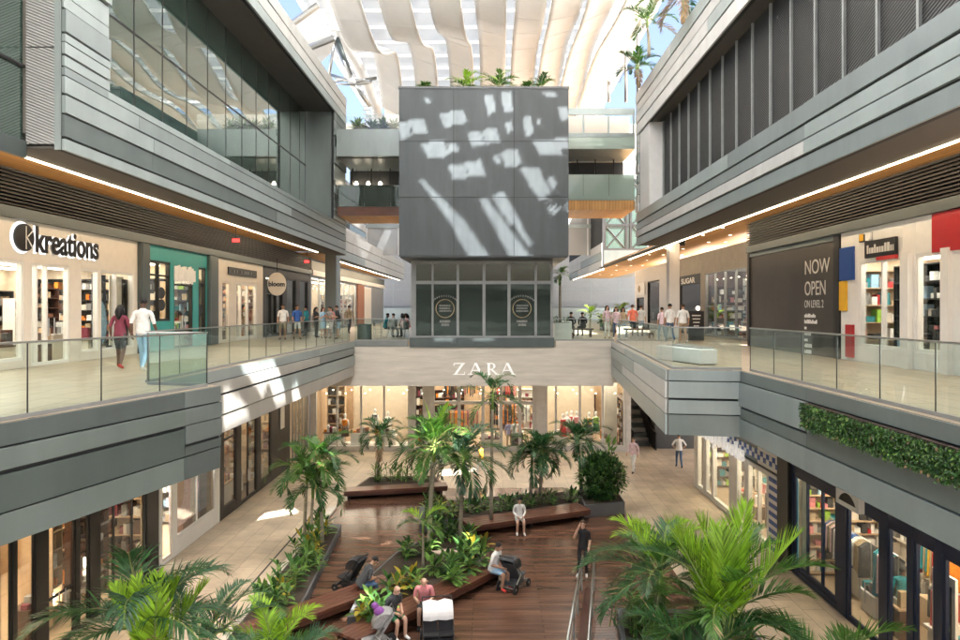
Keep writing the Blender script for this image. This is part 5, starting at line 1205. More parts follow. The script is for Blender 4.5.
# clump on the left kerb
palm('clump of three slender green palms in the kerb bed', (-5.95,22.4,.3), 2.35, 15, 1.55, 121, stems=3, r=.05, nl=36, ll=.46, lw=.045, el=(1.15,-.25), droop=1.9, shaft=.5, spread=.35, deep=.45)
for i,(x,y,yw) in enumerate(((-5.75,21.7,.5),(-5.6,20.2,.3),(-5.75,18.8,.3),(-5.7,17.3,.0),(-5.85,23.4,.2))):
    shrub(['yellow flecked shrub at the foot of the palm clump','leafy shrub next to the palm clump','leafy shrub halfway along the kerb bed','dense green shrub at the near end of the kerb bed','small shrub at the far end of the kerb bed'][i], (x,y,.3), .5,.6,.75, 120, 220+i, .40,.095, yellow=yw)
# middle island
p = g(425,548,.4)
palm('tall central palm with a bright lime frond on the middle bed', (p.x+.15,21.6,.4), 2.75, 19, 1.7, 131, r=.065, nl=40, ll=.52, lw=.042, spear=2, el=(1.3,-.3), droop=1.7, shaft=.6, deep=.35)
palm('bushy palm with drooping grey-green fronds beside the lime frond', (-1.05,22.6,.4), 2.3, 19, 1.8, 132, r=.06, nl=42, ll=.56, lw=.04, el=(1.3,-.3), droop=1.9, shaft=.5, green='palm_bluish', deep=.5, ldroop=.9)
palm('slim young palm on the middle bed before the tall one', (-2.05,20.2,.4), 1.05, 6, 1.0, 133, r=.035, nl=20, ll=.34, lw=.04, el=(1.0,.1), droop=1.5, shaft=.3, fresh=2)
palm('tall slender single palm reaching up to the shop name', (AT(491,0,24.6).x,24.6,.4), 4.05, 9, 1.6, 134, r=.055, nl=28, ll=.42, lw=.045, el=(1.3,-.5), droop=1.9, shaft=.6, lean=.03, deep=.5)
for i,(x,y,h,yw,L) in enumerate(((-2.95,17.15,.45,.1,.38),(-2.3,18.5,.75,.35,.40),(-1.35,19.2,.75,.1,.42),(-.75,20.2,.85,.15,.44),(-.75,21.5,.8,.1,.40),(-2.2,21.2,.6,.2,.36),(-1.6,22.9,.7,0,.36))):
    shrub(['bright leafy shrub behind the grey pushchair','yellow flecked shrub between the two seated men','leafy shrub behind the man in pink','broad leafy shrub behind the man in the white tee','leafy shrub at the corner of the middle bed','low shrub under the tall central palm','low shrub at the back of the middle bed'][i], (x,y,.4), .6,.6,h*.85, 100, 240+i, L,.125, yellow=yw)
# bed behind the centre bench
palm('pair of round headed palms behind the centre bench', (AT(536,0,27.0).x,27.0,.38), 1.75, 20, 1.4, 141, stems=2, r=.055, nl=36, ll=.46, lw=.042, el=(1.2,-.35), droop=2.0, shaft=.4, spread=.22, green='palm_deep', deep=.5)
palm('single round headed palm before the mannequins in dresses', (AT(581,0,28.0).x,28.0,.38), 1.85, 20, 1.55, 142, r=.06, nl=36, ll=.46, lw=.042, el=(1.25,-.3), droop=1.9, shaft=.5, green='palm_deep', deep=.5)
for i in range(7):
    x = -1.9+i*.83; y = 25.2+i*.33
    shrub(['low dark shrub at the left end of the centre bed','second low dark shrub from the left end of the centre bed','low dark shrub left of the woman in white','low dark shrub behind the woman in white','low dark shrub under the pair of palms','second low dark shrub from the round bush','low dark shrub next to the round bush'][i], (x,y,.38), .45,.4,.5, 90, 260+i, .30,.09, ('leaf_deep','palm_deep','leaf_mid'))
shrub('leafy shrub with yellow stems beside the centre bench', (-2.0,24.9,.38), .6,.6,1.0, 130, 270, .36,.08, yellow=.15)
rn = random.Random(9); c = Vector((AT(602,0,27.2).x,27.2,1.35)); t = thing('round_bush', 'large rounded dark green bush at the end of the centre bench', 'bush', (c.x,c.y,.5))
mb = MB(); st = MB()
for i in range(9): a = rn.uniform(0,6.28); st.tube([(c.x,c.y,.5),(c.x+.5*math.cos(a),c.y+.5*math.sin(a),1.3+.3*rn.random())],[.03,.01],'trunk_ringed',5)
for i in range(5200):
    d = Vector((rn.gauss(0,1),rn.gauss(0,1),rn.gauss(0,1))).normalized(); q = .15+.85*rn.random()**.45; rr_ = 1+.22*noise.noise(d*2.2)
    p = c+Vector((d.x*.95,d.y*.9,d.z*.95))*q*rr_; dd = (d*.7+Vector((rn.uniform(-1,1),rn.uniform(-1,1),rn.uniform(-.3,.9)))).normalized()
    leaf(mb, p, dd, Vector((0,0,1)), .20, .06, rn.choice(['leaf_deep','leaf_deep','palm_deep','leaf_mid']), .6, 3)
for i in range(14): dd = Vector((rn.uniform(.0,.7),rn.uniform(-.2,.2),1)).normalized(); leaf(mb, c+Vector((.25,0,.95))+Vector((rn.uniform(-.1,.25),0,rn.uniform(0,.55))), dd, Vector((0,1,0)), .3,.08,'leaf_mid',.5,3)
st.build('stems', t); mb.build('leaves', t)
# far left bed
palm('small dark palm in front of the mannequin windows', (AT(378,0,30.4).x,30.4,.4), 1.7, 16, 1.3, 151, r=.06, nl=32, ll=.42, lw=.045, el=(1.2,-.3), droop=1.9, shaft=.35, green='palm_deep', deep=.5, dry=1)
for i,(x,y) in enumerate(((-4.9,30.1),(-4.1,30.4),(-3.2,30.6))):
    shrub(['dark ferny shrub between the small palm and the fluted window','dark ferny shrub under the small far palm','dark ferny shrub on the door side of the small palm'][i], (x,y,.4), .5,.4,.8, 110, 280+i, .38,.06, ('leaf_deep','leaf_mid'))
palm('grey-green drooping palm behind the tall central palm', (-2.55,28.2,.02), 2.0, 15, 1.6, 152, r=.06, nl=36, ll=.5, lw=.04, el=(1.2,-.4), droop=1.9, shaft=.4, green='palm_bluish', deep=.5)
# upper level plants
t = thing('planter', 'white planter box holding a slim palm at the corner of the kiosk', 'planter', (3.55,35,6.5))
m = MB(); m.box(3.05,4.05,34.5,35.5,6.5,7.35,'white_paint'); m.build('box', t, bevel=.02); m = MB(); m.box(3.1,4.0,34.55,35.45,7.35,7.36,'soil'); m.build('soil', t)
palm('slim palm in the white planter box beside the kiosk', (3.5,35,7.35), 2.3, 8, .8, 161, r=.06, nl=18, ll=.3, lw=.035, el=(1.2,-.3), droop=1.6, shaft=.15, green='palm_green')
shrub('low green plants in the white planter box', (3.55,35,7.36), .4,.4,.3, 60, 290, .22,.06)
for i,(px,py,Y,h) in enumerate(((590,331,52,2.0),(604,333,50,.9),(622,333,54,2.4),(612,333,47,1.1))):
    p = AT(px,py,Y); palm(['small palm on the sunny far terrace, beside the woman in white trousers','low bright plant on the sunny far terrace behind the standing woman','tallest small palm on the far terrace by the salmon shirt','low palm on the far terrace behind the couple'][i], (p.x,Y,6.5), h*.5, 9, 1.1, 300+i, r=.06, nl=16, ll=.4, lw=.06, el=(1.3,.1), droop=1.4, shaft=.2, fresh=5, deep=.1)
# plants on top of the tower and on the left bridge
for i,(px,L,nn,lime) in enumerate(((424,.5,8,0),(466,1.1,11,6),(499,1.2,12,2),(541,.9,9,0),(527,.45,8,0))):
    x = AT(px,0,31.8).x
    palm(['small dark plant at the left end of the tower top','lime green palm on the tower top','taller green palm in the middle of the tower top','spiky green plant at the right end of the tower top','low plant right of the tower top middle'][i], (x,31.8,18.12), .18 if L > .6 else .05, nn, L, 310+i, r=.05, nl=18, ll=.34, lw=.05, el=(1.3,.1), droop=1.3, shaft=.12, fresh=lime, deep=.2)
for i,px in enumerate((358,372,384,394)):
    p = AT(px,128,40.2)
    t = thing('potted_plant', ['potted fern next to the grey column on the footbridge','potted fern second from the grey column on the footbridge','potted fern second from the grey tower on the footbridge','potted fern next to the grey tower on the footbridge'][i], 'plant', (p.x,40.2,18.26), group='potted ferns on the footbridge')
    m = MB(); m.lathe((p.x,40.2,18.26),[(.18,0),(.26,.45),(.22,.45),(.22,.4)],'planter_grey',12); m.build('pot', t)
    m = MB(); rn = random.Random(i)
    for k in range(110):
        a = rn.uniform(0,6.28); e = rn.uniform(.1,1.3); leaf(m, Vector((p.x,40.2,18.7)), Vector((math.cos(a)*math.cos(e),math.sin(a)*math.cos(e),math.sin(e))), Vector((0,0,1)), rn.uniform(.4,.85), .13, rn.choice(['leaf_deep','far_green','leaf_mid']), .9, 4)
    m.build('leaves', t)
# roof garden palms on the right block
palm('roof garden palm with a brown skirt of dead fronds', (AT(680,25,27).x+.2,27,19.4), 1.0, 16, 1.9, 321, r=.12, nl=26, ll=.55, lw=.06, el=(1.2,-.5), droop=1.4, shaft=.3, dry=4)
palm('slim roof garden palm with four spread fronds', (AT(649,70,30.5).x,30.5,19.4), 1.3, 9, 1.5, 322, r=.06, nl=24, ll=.42, lw=.05, el=(1.4,-.1), droop=1.3, shaft=.3, dry=1)
palm('low bushy roof garden palm at the end of the mesh-screened block', (AT(637,92,33).x,33,19.4), .25, 13, 1.3, 323, r=.10, nl=22, ll=.42, lw=.06, el=(1.3,-.2), droop=1.2, shaft=.2, dry=2)
# ------------------------------------------------------------------ people
def person(label, loc, rz, pose='stand', shirt='cloth_white', legs='cloth_jeans', shoes='cloth_black', skin='skin_tan', hair='hair_black', long_hair=False, shorts=False, sleeves='short', H=1.74, dress=False, seat=.45, female=False, arms='down', bald=False, group=None, lean=0.0, feet=0.0, hairtop=True):
    s = H/1.74; sh = .185 if not female else .165; hp = .088 if not female else .095
    J = {}
    if pose in ('stand','walk'):
        pz = .95; J['pel'] = (0,0,pz); up0 = 0
        st = .16 if pose == 'walk' else .02
        J['hl'] = (-hp,0,pz-.04); J['hr'] = (hp,0,pz-.04)
        J['kl'] = (-hp-.005,.06+st*.6,.50); J['kr'] = (hp+.005,.03-st*.3,.50)
        J['al'] = (-hp-.01,st*1.1-.02,.085); J['ar'] = (hp+.015,-st*1.5-.02,.085+st*.25)
        J['tl'] = (-hp-.03,st*1.1+.14,.035); J['tr'] = (hp+.035,-st*1.5+.13,.03+st*.05)
        if pose == 'stand': J['kl'] = (-hp-.01,.02,.50); J['kr'] = (hp+.02,.05,.50); J['ar'] = (hp+.05,.04,.085); J['tr'] = (hp+.09,.19,.035)
        ln = lean
    else:
        pz = seat+.11; J['pel'] = (0,0,pz); ln = lean
        J['hl'] = (-hp,.02,pz-.03); J['hr'] = (hp,.02,pz-.03)
        J['kl'] = (-.12,.43,seat+.06); J['kr'] = (.12,.43,seat+.06)
        J['al'] = (-.12,.42+feet,.085); J['ar'] = (.13,.36+feet,.085); J['tl'] = (-.14,.58+feet,.035); J['tr'] = (.15,.52+feet,.035)
    cz, sz = math.cos(ln), math.sin(ln)
    def tor(x,y,z): return (x, y*cz+z*sz, pz+z*cz-y*sz)         # torso leans about the hips
    J['sp'] = tor(0,.0,.18); J['ch'] = tor(0,.01,.38); J['nb'] = tor(0,-.01,.53); J['nk'] = tor(0,.01,.60)
    J['hd'] = tor(0,.03,.69); J['cr'] = tor(0,.025,.775)
    J['sl'] = tor(-sh,0,.475); J['sr'] = tor(sh,0,.475)
    if arms == 'down':
        J['el'] = tor(-sh-.055,-.035,.20); J['er'] = tor(sh+.055,-.035,.20); J['wl'] = tor(-sh-.06,.05,-.04); J['wr'] = tor(sh+.06,.05,-.04)
    elif arms == 'swing':
        J['el'] = tor(-sh-.05,-.09,.21); J['er'] = tor(sh+.05,.05,.20); J['wl'] = tor(-sh-.05,-.05,-.03); J['wr'] = tor(sh+.05,.20,.0)
    elif arms == 'lap':
        J['el'] = tor(-sh-.06,.03,.21); J['er'] = tor(sh+.06,.03,.21); J['wl'] = (-.10,.33,pz+.10); J['wr'] = (.10,.35,pz+.11)
    elif arms == 'push':
        J['el'] = tor(-sh-.05,.10,.24); J['er'] = tor(sh+.05,.10,.24); J['wl'] = (-.16,.52,pz+.22); J['wr'] = (.16,.52,pz+.22)
    elif arms == 'phone':
        J['el'] = tor(-sh-.05,-.02,.20); J['er'] = tor(sh+.12,.08,.24); J['wl'] = tor(-sh-.02,.08,-.02); J['wr'] = tor(.12,.13,.62)
    elif arms == 'chest':
        J['el'] = tor(-sh-.05,.02,.20); J['er'] = tor(sh+.05,.02,.20); J['wl'] = tor(-.06,.22,.26); J['wr'] = tor(.06,.24,.30)
    elif arms == 'hips':
        J['el'] = tor(-sh-.17,-.06,.22); J['er'] = tor(sh+.17,-.06,.22); J['wl'] = tor(-.16,.04,.04); J['wr'] = tor(.16,.04,.04)
    V = {k: Vector(v)*s for k, v in J.items()}
    E = [('pel','sp'),('sp','ch'),('ch','nb'),('nb','nk'),('nk','hd'),('hd','cr'),('ch','sl'),('ch','sr'),('sl','el'),('el','wl'),('sr','er'),('er','wr'),
         ('pel','hl'),('hl','kl'),('kl','al'),('al','tl'),('pel','hr'),('hr','kr'),('kr','ar'),('ar','tr')]
    RAD = dict(pel=(.15,.115),sp=(.135 if not female else .115,.10),ch=(.155 if not female else .135,.11),nb=(.075,.07),nk=(.056,.058),hd=(.080,.098),cr=(.066,.076),sl=.066,sr=.066,el=.046,er=.046,wl=.031,wr=.031,hl=.098,hr=.098,kl=.062,kr=.062,al=.043,ar=.043,tl=.036,tr=.036)
    if not female: RAD['pel'] = (.142,.11)
    keys = list(V); me = bpy.data.meshes.new('body'); me.from_pydata([V[k] for k in keys], [(keys.index(a),keys.index(b)) for a,b in E], [])
    ob = bpy.data.objects.new('body', me); C.objects.link(ob)
    md = ob.modifiers.new('s','SKIN'); md.use_smooth_shade = True
    for i, k in enumerate(keys):
        r = RAD[k]; sv = me.skin_vertices[0].data[i]; sv.radius = (r[0]*s, r[1]*s) if isinstance(r, tuple) else (r*s, r*s); sv.use_root = (k == 'pel')
    sd = ob.modifiers.new('u','SUBSURF'); sd.levels = 1; sd.render_levels = 1
    dg = bpy.context.evaluated_depsgraph_get(); bm_ = bpy.data.meshes.new_from_object(ob.evaluated_get(dg))
    bpy.data.objects.remove(ob); bpy.data.meshes.remove(me)
    verts = [v.co.copy() for v in bm_.vertices]; faces = [list(p.vertices) for p in bm_.polygons]; bpy.data.meshes.remove(bm_)
    t = thing('person', label, 'person', loc, rz, group)
    # a face: nose and chin pulled out of the head, narrowed jaw
    hd, cr, nk = V['hd'], V['cr'], V['nk']
    seg = [(a,b,V[a],V[b]) for a,b in E]
    mb = MB(); idx = {}
    def near(p):
        best = None
        for a,b,A,B in seg:
            d = B-A; q = max(0,min(1,(p-A).dot(d)/max(1e-9,d.length_squared))); dist = (p-(A+d*q)).length/({'pel':1.4,'sp':1.3,'ch':1.2}.get(a,1) if b in ('sp','ch','nb') else 1)
            if best is None or dist < best[0]: best = (dist,a,b,q)
        return best
    mats = []
    for f in faces:
        p = sum((verts[i] for i in f), Vector())/len(f); _,a,b,q = near(p)
        if b in ('nk','hd','cr') or a in ('hd',): k = skin
        elif b in ('sp','ch','nb','sl','sr'): k = shirt
        elif b in ('el','er'): k = skin if sleeves == 'none' else shirt
        elif b in ('wl','wr'): k = shirt if sleeves == 'long' and q < .93 else skin
        elif b in ('hl','hr'): k = shirt if dress else legs
        elif b in ('kl','kr'): k = (shirt if q < .75 else skin) if dress else (skin if shorts and q > .82 else legs)
        elif b in ('al','ar'): k = skin if (shorts or dress) and q < .96 else (legs if q < .96 else shoes)
        else: k = shoes
        mats.append(k)
    mb.v = verts; mb.f = faces; mb.mi = [mb._m(k) for k in mats]
    # hands: palm and five bent fingers, rooted inside the wrist end
    for w, e_, sg in (('wl','el',1),('wr','er',-1)):
        d = (V[w]-V[e_]).normalized(); a = d.cross(Vector((0,1,0)) if abs(d.y) < .8 else Vector((0,0,1))).normalized(); b = a.cross(d).normalized()
        c = V[w]+d*.045*s; mb.tube([V[w]-d*.02, c, c+d*.045*s],[.026*s,.036*s,.030*s],skin,8)
        for k,(o_,L) in enumerate(((-.027,.062),(-.009,.075),(.009,.070),(.026,.056))):
            q0 = c+d*.038*s+b*o_*s; mb.tube([q0, q0+d*L*.55*s+a*.006*sg, q0+d*L*s+a*.028*sg*s],[.0092*s,.0085*s,.0065*s],skin,5)
        q0 = c-b*.03*s; mb.tube([q0, q0-b*.022*s+d*.03*s, q0-b*.026*s+d*.058*s+a*.015*sg],[.011*s,.010*s,.007*s],skin,5)
    # nose, brow and ears
    fy = Vector((0,cz,-sz)); uz = Vector((0,sz,cz))
    mb.ell(hd+fy*.098*s-uz*.008*s,(.013*s,.018*s,.022*s),skin,8,6)
    for sx in (-1,1): mb.ell(hd+Vector((sx*.084*s,0,0))-fy*.008*s,(.012*s,.022*s,.03*s),skin,8,6)
    mb.ell(hd+fy*.045*s-uz*.068*s,(.042*s,.05*s,.036*s),skin,8,6)
    mb.build('body', t, smooth=True, local=True)
    e2 = MB()
    for sx in (-1,1): e2.ell(hd+fy*.089*s+Vector((sx*.031*s,0,0))+uz*.012*s,(.012*s,.008*s,.007*s),'letter_black',6,4)
    e2.ell(hd+fy*.090*s-uz*.048*s,(.022*s,.007*s,.005*s),'cloth_maroon',8,4); e2.build('face', t, local=True)
    if not bald:
        h = MB(); c = hd+uz*.030*s-fy*.016*s; n, k = 16, 9; vs = []
        for i in range(k+1):
            ph = math.pi*.64*i/k
            for j in range(n):
                th = 2*math.pi*j/n; fwd = max(0, math.sin(th)); lim = 1-.42*fwd**1.5; p2 = ph*lim
                v = Vector((.091*math.sin(p2)*math.cos(th), (.106 if math.sin(th) < 0 else .096)*math.sin(p2)*math.sin(th), .090*math.cos(p2)))*s; v *= 1+.05*noise.noise(v*30)
                vs.append(c+Vector((v.x,0,0))+fy*v.y+uz*v.z)
        h.add(vs, [(i*n+j,(i+1)*n+j,(i+1)*n+(j+1)%n,i*n+(j+1)%n) for i in range(k) for j in range(n)], hair)
        if long_hair:
            pts = [c-fy*.05*s+uz*.03*s, c-fy*.085*s-uz*.08*s, c-fy*.10*s-uz*.20*s, c-fy*.10*s-uz*.31*s]; h.tube(pts,[.07*s,.095*s,.085*s,.03*s],hair,10)
            for sx in (-1,1): h.tube([c+Vector((sx*.085*s,0,0)), c+Vector((sx*.10*s,0,0))-uz*.12*s-fy*.02*s, c+Vector((sx*.09*s,0,0))-uz*.24*s-fy*.03*s],[.03*s,.038*s,.012*s],hair,8)
        h.build('hair', t, smooth=True, local=True)
    if dress or (pose == 'sit' and False):
        k = MB(); n = 16; vs = []
        if pose != 'sit':
            for z, rx, ry in ((1.02,.15,.12),(.90,.18,.15),(.74,.20,.17),(.56,.225,.19)):
                for j in range(n): th = 6.2832*j/n; vs.append(Vector((rx*math.cos(th)*(1+.05*math.sin(5*th)),ry*math.sin(th)*(1+.05*math.cos(6*th))+.02,z))*s)
            k.add(vs, [(i*n+j,(i+1)*n+j,(i+1)*n+(j+1)%n,i*n+(j+1)%n) for i in range(3) for j in range(n)], shirt); k.build('skirt', t, smooth=True, local=True)
        else:
            for y, w_, z0, z1 in ((-.12,.17,seat+.005,seat+.22),(.1,.20,seat+.01,seat+.20),(.3,.20,seat+.0,seat+.17),(.47,.20,seat-.05,seat+.15)):
                for j in range(n): th = 6.2832*j/n; vs.append(Vector((w_*math.cos(th), y, (z0+z1)/2+(z1-z0)/2*math.sin(th)))*s)
            k.add(vs, [(i*n+j,(i+1)*n+j,(i+1)*n+(j+1)%n,i*n+(j+1)%n) for i in range(3) for j in range(n)], shirt); k.build('skirt', t, smooth=True, local=True)
    else:
        # shirt hem: a loose ring over the waist
        k = MB(); n = 16; vs = []
        for f_, rx, ry in ((.30,.155,.118),(.12,.158,.125),(-.03,.172,.140)):
            for j in range(n):
                th = 6.2832*j/n; q = tor((rx-(.012 if female else 0))*math.cos(th)*(1+.03*math.sin(4*th)), ry*math.sin(th), f_+.012*math.sin(3*th)); vs.append(Vector(q)*s)
        k.add(vs, [(i*n+j,(i+1)*n+j,(i+1)*n+(j+1)%n,i*n+(j+1)%n) for i in range(2) for j in range(n)], shirt); k.build('shirt_hem', t, smooth=True, local=True)
    return t
def face_to(dx, dy): return math.atan2(-dx, dy)     # heading so that local +Y looks along (dx, dy)
Pz = lambda px, Y, z: (AT(px,0,Y).x, Y, z)
p = G(120,369,6.5); person('woman in a maroon plaid top and dark shorts walking away past the cream shop', p, face_to(-.1,1), 'walk', 'cloth_maroon','cloth_charcoal','shoe_red','skin_dark',long_hair=True,shorts=True,H=1.64,female=True,arms='swing')
p = G(143,372,6.5); person('man in a white tee and light jeans walking away beside the maroon top', p, face_to(-.05,1), 'walk', 'cloth_white','cloth_lightblue','cloth_white','skin_dark',H=1.80,arms='swing')
L2 = [(283,34,'man in a white shirt and khaki shorts near the round sign','cloth_white','cloth_khaki',True,1.76,'stand','skin_tan','down',face_to(.3,-1),'hair_brown'),
      (297,34.4,'man in a bright blue tee and pale shorts near the round sign','cloth_blue','cloth_white',True,1.74,'walk','skin_tan','swing',face_to(.6,-1),'hair_black')]
for px,Y,lab,a,b,sh_,H,po,sk,ar,rz,ha in L2: person(lab,Pz(px,Y,6.5),rz,po,a,b,'cloth_black',sk,ha,shorts=sh_,H=H,arms=ar)
person('woman in black with long dark hair behind the blue dress', Pz(316,36.6,6.5), face_to(1,-.3),'stand','cloth_black','cloth_charcoal',female=True,long_hair=True,H=1.64,arms='chest')
person('woman in a pale blue dress at the railing by the round sign', Pz(323,35.6,6.5), face_to(.8,-.6),'stand','cloth_lightblue','cloth_lightblue',skin='skin_light',hair='hair_brown',female=True,long_hair=True,H=1.64,dress=True,arms='chest')
person('person in a grey top leaning at the railing by the round sign', Pz(329.5,35.4,6.5), face_to(-.6,-.9),'stand','cloth_grey','cloth_white',skin='skin_tan',shorts=True,H=1.66,arms='chest')
person('man in a black shirt and pale blue shorts at the railing', Pz(338.5,34.6,6.5), face_to(-1,-.3),'stand','cloth_black','cloth_lightblue',skin='skin_light',hair='hair_brown',shorts=True,H=1.72,lean=.12,arms='chest')
person('man in a khaki shirt walking past the tall glass shop', Pz(349,43,6.5), face_to(.2,1),'walk','cloth_khaki','cloth_charcoal',skin='skin_tan',H=1.75,arms='swing')
person('woman in a red top walking past the tall glass shop', Pz(331,42,6.5), face_to(-.1,-1),'walk','cloth_pink','cloth_white',skin='skin_light',hair='hair_brown',female=True,long_hair=True,H=1.65,arms='swing')
person('person in a dark teal top by the door of the dark framed shop', Pz(306,38.5,6.5), face_to(-1,.2),'stand','cloth_teal','cloth_black',skin='skin_tan',H=1.70)
# diners at the table beside the kiosk
def chair(label, loc, rz, group):
    t = thing('chair', label, 'chair', loc, rz, group); m = MB(); m.box(-.2,.2,-.2,.2,.43,.46,'fin'); m.build('seat', t, local=True)
    m = MB(); m.box(-.2,.2,-.22,-.19,.62,.84,'fin'); m.tube([(-.19,-.2,.44),(-.19,-.22,.86)],.014,'fin',6); m.tube([(.19,-.2,.44),(.19,-.22,.86)],.014,'fin',6); m.build('backrest', t, local=True)
    for sx in (-1,1):
        for sy in (-1,1): m = MB(); m.tube([(sx*.17,sy*.17,.43),(sx*.22,sy*.24,.0)],.014,'fin',6); m.build('leg', t, local=True)
    return t
tx, ty = AT(397,0,37.5).x, 37.5
t = thing('table', 'small cafe table of the diners beside the kiosk', 'table', (tx,ty,6.5))
m = MB(); m.lathe((tx,ty,6.5),[(.48,.70),(.5,.72),(.5,.74),(.47,.75)],'white_paint',20); m.build('tabletop', t); m = MB(); m.lathe((tx,ty,6.5),[(.28,0),(.28,.02),(.035,.04),(.035,.7)],'fin',12); m.build('leg', t)
for k,(px,Y,lab,a,b,sk,fe) in enumerate(((385,37.4,'diner in a dark teal top at the terrace table','cloth_teal','cloth_charcoal','skin_dark',False),(392.5,36.8,'diner in a pale grey top and white trousers at the terrace table','cloth_grey','cloth_white','skin_tan',False),
        (404,37.0,'diner in a pale pink top at the terrace table','cloth_palepink','cloth_grey','skin_tan',True),(408.5,37.6,'diner in a red-pink top next to the kiosk','cloth_pink','cloth_charcoal','skin_light',True))):
    x = AT(px,0,Y).x; rz = face_to(tx-x, ty-Y); chair(['grey cafe chair under the diner in dark teal','grey cafe chair under the diner in white trousers','grey cafe chair under the diner in the pale top','grey cafe chair under the diner in red-pink'][k],(x,Y,6.5),rz,'cafe chairs round the terrace table')
    person(lab,(x,Y,6.5),rz,'sit',a,b,'cloth_black',sk,female=fe,long_hair=fe,arms='lap',lean=.2,H=1.7)
m = MB(); x = AT(364.5,0,34.2).x; m.lathe((x,34.2,6.5),[(.34,0),(.36,.02),(.36,.78),(.33,.80),(.30,.74)],'clad_green',20); o = m.build('planter_pot', smooth=False); tag(o,'dark green-grey cylindrical planter pot at the end of the railing','planter pot')
chair('empty grey cafe chair behind the diner in dark teal', (AT(378,0,37.2).x,37.2,6.5), face_to(1,.4), 'cafe chairs round the terrace table')
# right upper level
x, y = AT(563,0,36.4).x, 36.4
t = thing('lounge_chair', 'white cushioned lounge seat with brown frame beside the white planter box', 'seat', (x,y,6.5))
m = MB(); m.box(x-.5,x+.5,y-.35,y+.35,6.8,6.98,'cloth_white'); m.build('cushion', t, bevel=.05); m = MB(); m.box(x-.5,x+.5,y+.22,y+.38,6.985,7.4,'cloth_white'); m.build('backrest', t, bevel=.05)
m = MB(); m.box(x-.54,x+.54,y-.38,y+.4,6.72,6.795,'bench_top')
for sx in (-.5,.5):
    for sy in (-.33,.33): m.box(x+sx-.03,x+sx+.03,y+sy-.03,y+sy+.03,6.5,6.72,'bench_top')
m.build('frame', t)
x = AT(577,0,37.6).x
m = MB(); m.box(x-.9,x+.9,37.4,37.95,6.9,6.98,'bench_side'); m.box(x-.8,x-.7,37.45,37.9,6.5,6.9,'bench_side'); m.box(x+.7,x+.8,37.45,37.9,6.5,6.9,'bench_side'); o = m.build('bench'); tag(o,'dark bench under the two people in black on the sunny terrace','bench')
person('person in black seated on the bench next to the white planter box', (x-.32,37.7,6.52), face_to(.2,1),'sit','cloth_black','cloth_black',skin='skin_tan',sleeves='long',arms='lap',lean=.1,seat=.46)
person('person in black with charcoal trousers seated on the dark bench', (x+.36,37.72,6.52), face_to(-.3,1),'sit','cloth_black','cloth_charcoal',skin='skin_tan',sleeves='long',arms='lap',lean=.15,seat=.46)
person('tall woman in a pale top and white trousers on the sunny terrace', Pz(607,35.2,6.5), face_to(.3,-1),'stand','cloth_palepink','cloth_white','cloth_khaki','skin_light','hair_brown',long_hair=True,female=True,H=1.72)
person('woman in a pale top and dark jeans next to the white trousers', Pz(616,34.2,6.5), face_to(-.1,-1),'walk','cloth_palepink','cloth_jeans','cloth_white','skin_light','hair_brown',long_hair=True,female=True,H=1.64)
person('woman in a beige top and pale jeans beside the salmon tee', Pz(623,34.6,6.5), face_to(.1,-1),'walk','cloth_khaki','cloth_lightblue','cloth_white','skin_tan','hair_black',long_hair=True,female=True,H=1.62)
person('man in a salmon tee and dark shorts on the sunny terrace', Pz(632.5,34.8,6.5), face_to(.1,1),'stand','cloth_salmon','cloth_charcoal','cloth_khaki','skin_light','hair_brown',shorts=True,H=1.76)
person('man in a white shirt and pale blue shorts behind the salmon tee', Pz(641,37.5,6.5), face_to(.5,1),'walk','cloth_white','cloth_lightblue','cloth_white','skin_light','hair_brown',shorts=True,H=1.74)
person('woman in a pink and white top and jeans near the white column', Pz(662,32.0,6.5), face_to(-.2,1),'walk','cloth_palepink','cloth_jeans','cloth_white','skin_tan','hair_black',female=True,H=1.62)
person('man in a white tee and jeans close to the white column', Pz(670,31.0,6.5), face_to(-.2,1),'walk','cloth_white','cloth_jeans','cloth_white','skin_tan','hair_black',H=1.78)
person('man in a white tee and khaki shorts in front of the restaurant door', Pz(683,30.4,6.5), face_to(.1,1),'walk','cloth_white','cloth_khaki','cloth_white','skin_tan','hair_brown',shorts=True,H=1.76)
t = thing('menu_board', 'black menu board standing beside the restaurant entrance', 'sign', Pz(696,33.5,6.5))
x, y = AT(696,0,33.5).x, 33.5; m = MB(); m.box(x-.38,x+.38,y-.06,y+.06,6.5,7.95,'black_metal'); m.build('board', t, bevel=.01)
m = MB()
for k in range(4): m.box(x-.22+.03*k,x+.22-.03*k,y-.063,y-.061,7.7-k*.17,7.76-k*.17,'letter_grey')
m.build('lettering', t)
# white block seat by the hoarding
m = MB(); m.prism([(5.25,21.4),(5.05,20.9),(5.75,18.75),(6.25,18.85),(6.2,21.3)], 6.52, 6.93, 'white_wall'); t = thing('block_seat','white block seat with dark top behind the four-panel balcony face','seat',(5.8,20,6.5)); m.build('block', t, bevel=.02)
m = MB(); m.prism([(5.45,21.3),(5.35,20.9),(5.85,19.0),(6.22,19.05),(6.18,21.25)], 6.932, 6.97, 'frame_grey'); m.build('top', t, bevel=.008)
m = MB(); m.prism([(5.3,21.35),(5.1,20.9),(5.78,18.8),(6.2,18.9),(6.18,21.25)], 6.50, 6.519, 'soffit_dark'); m.build('plinth', t)
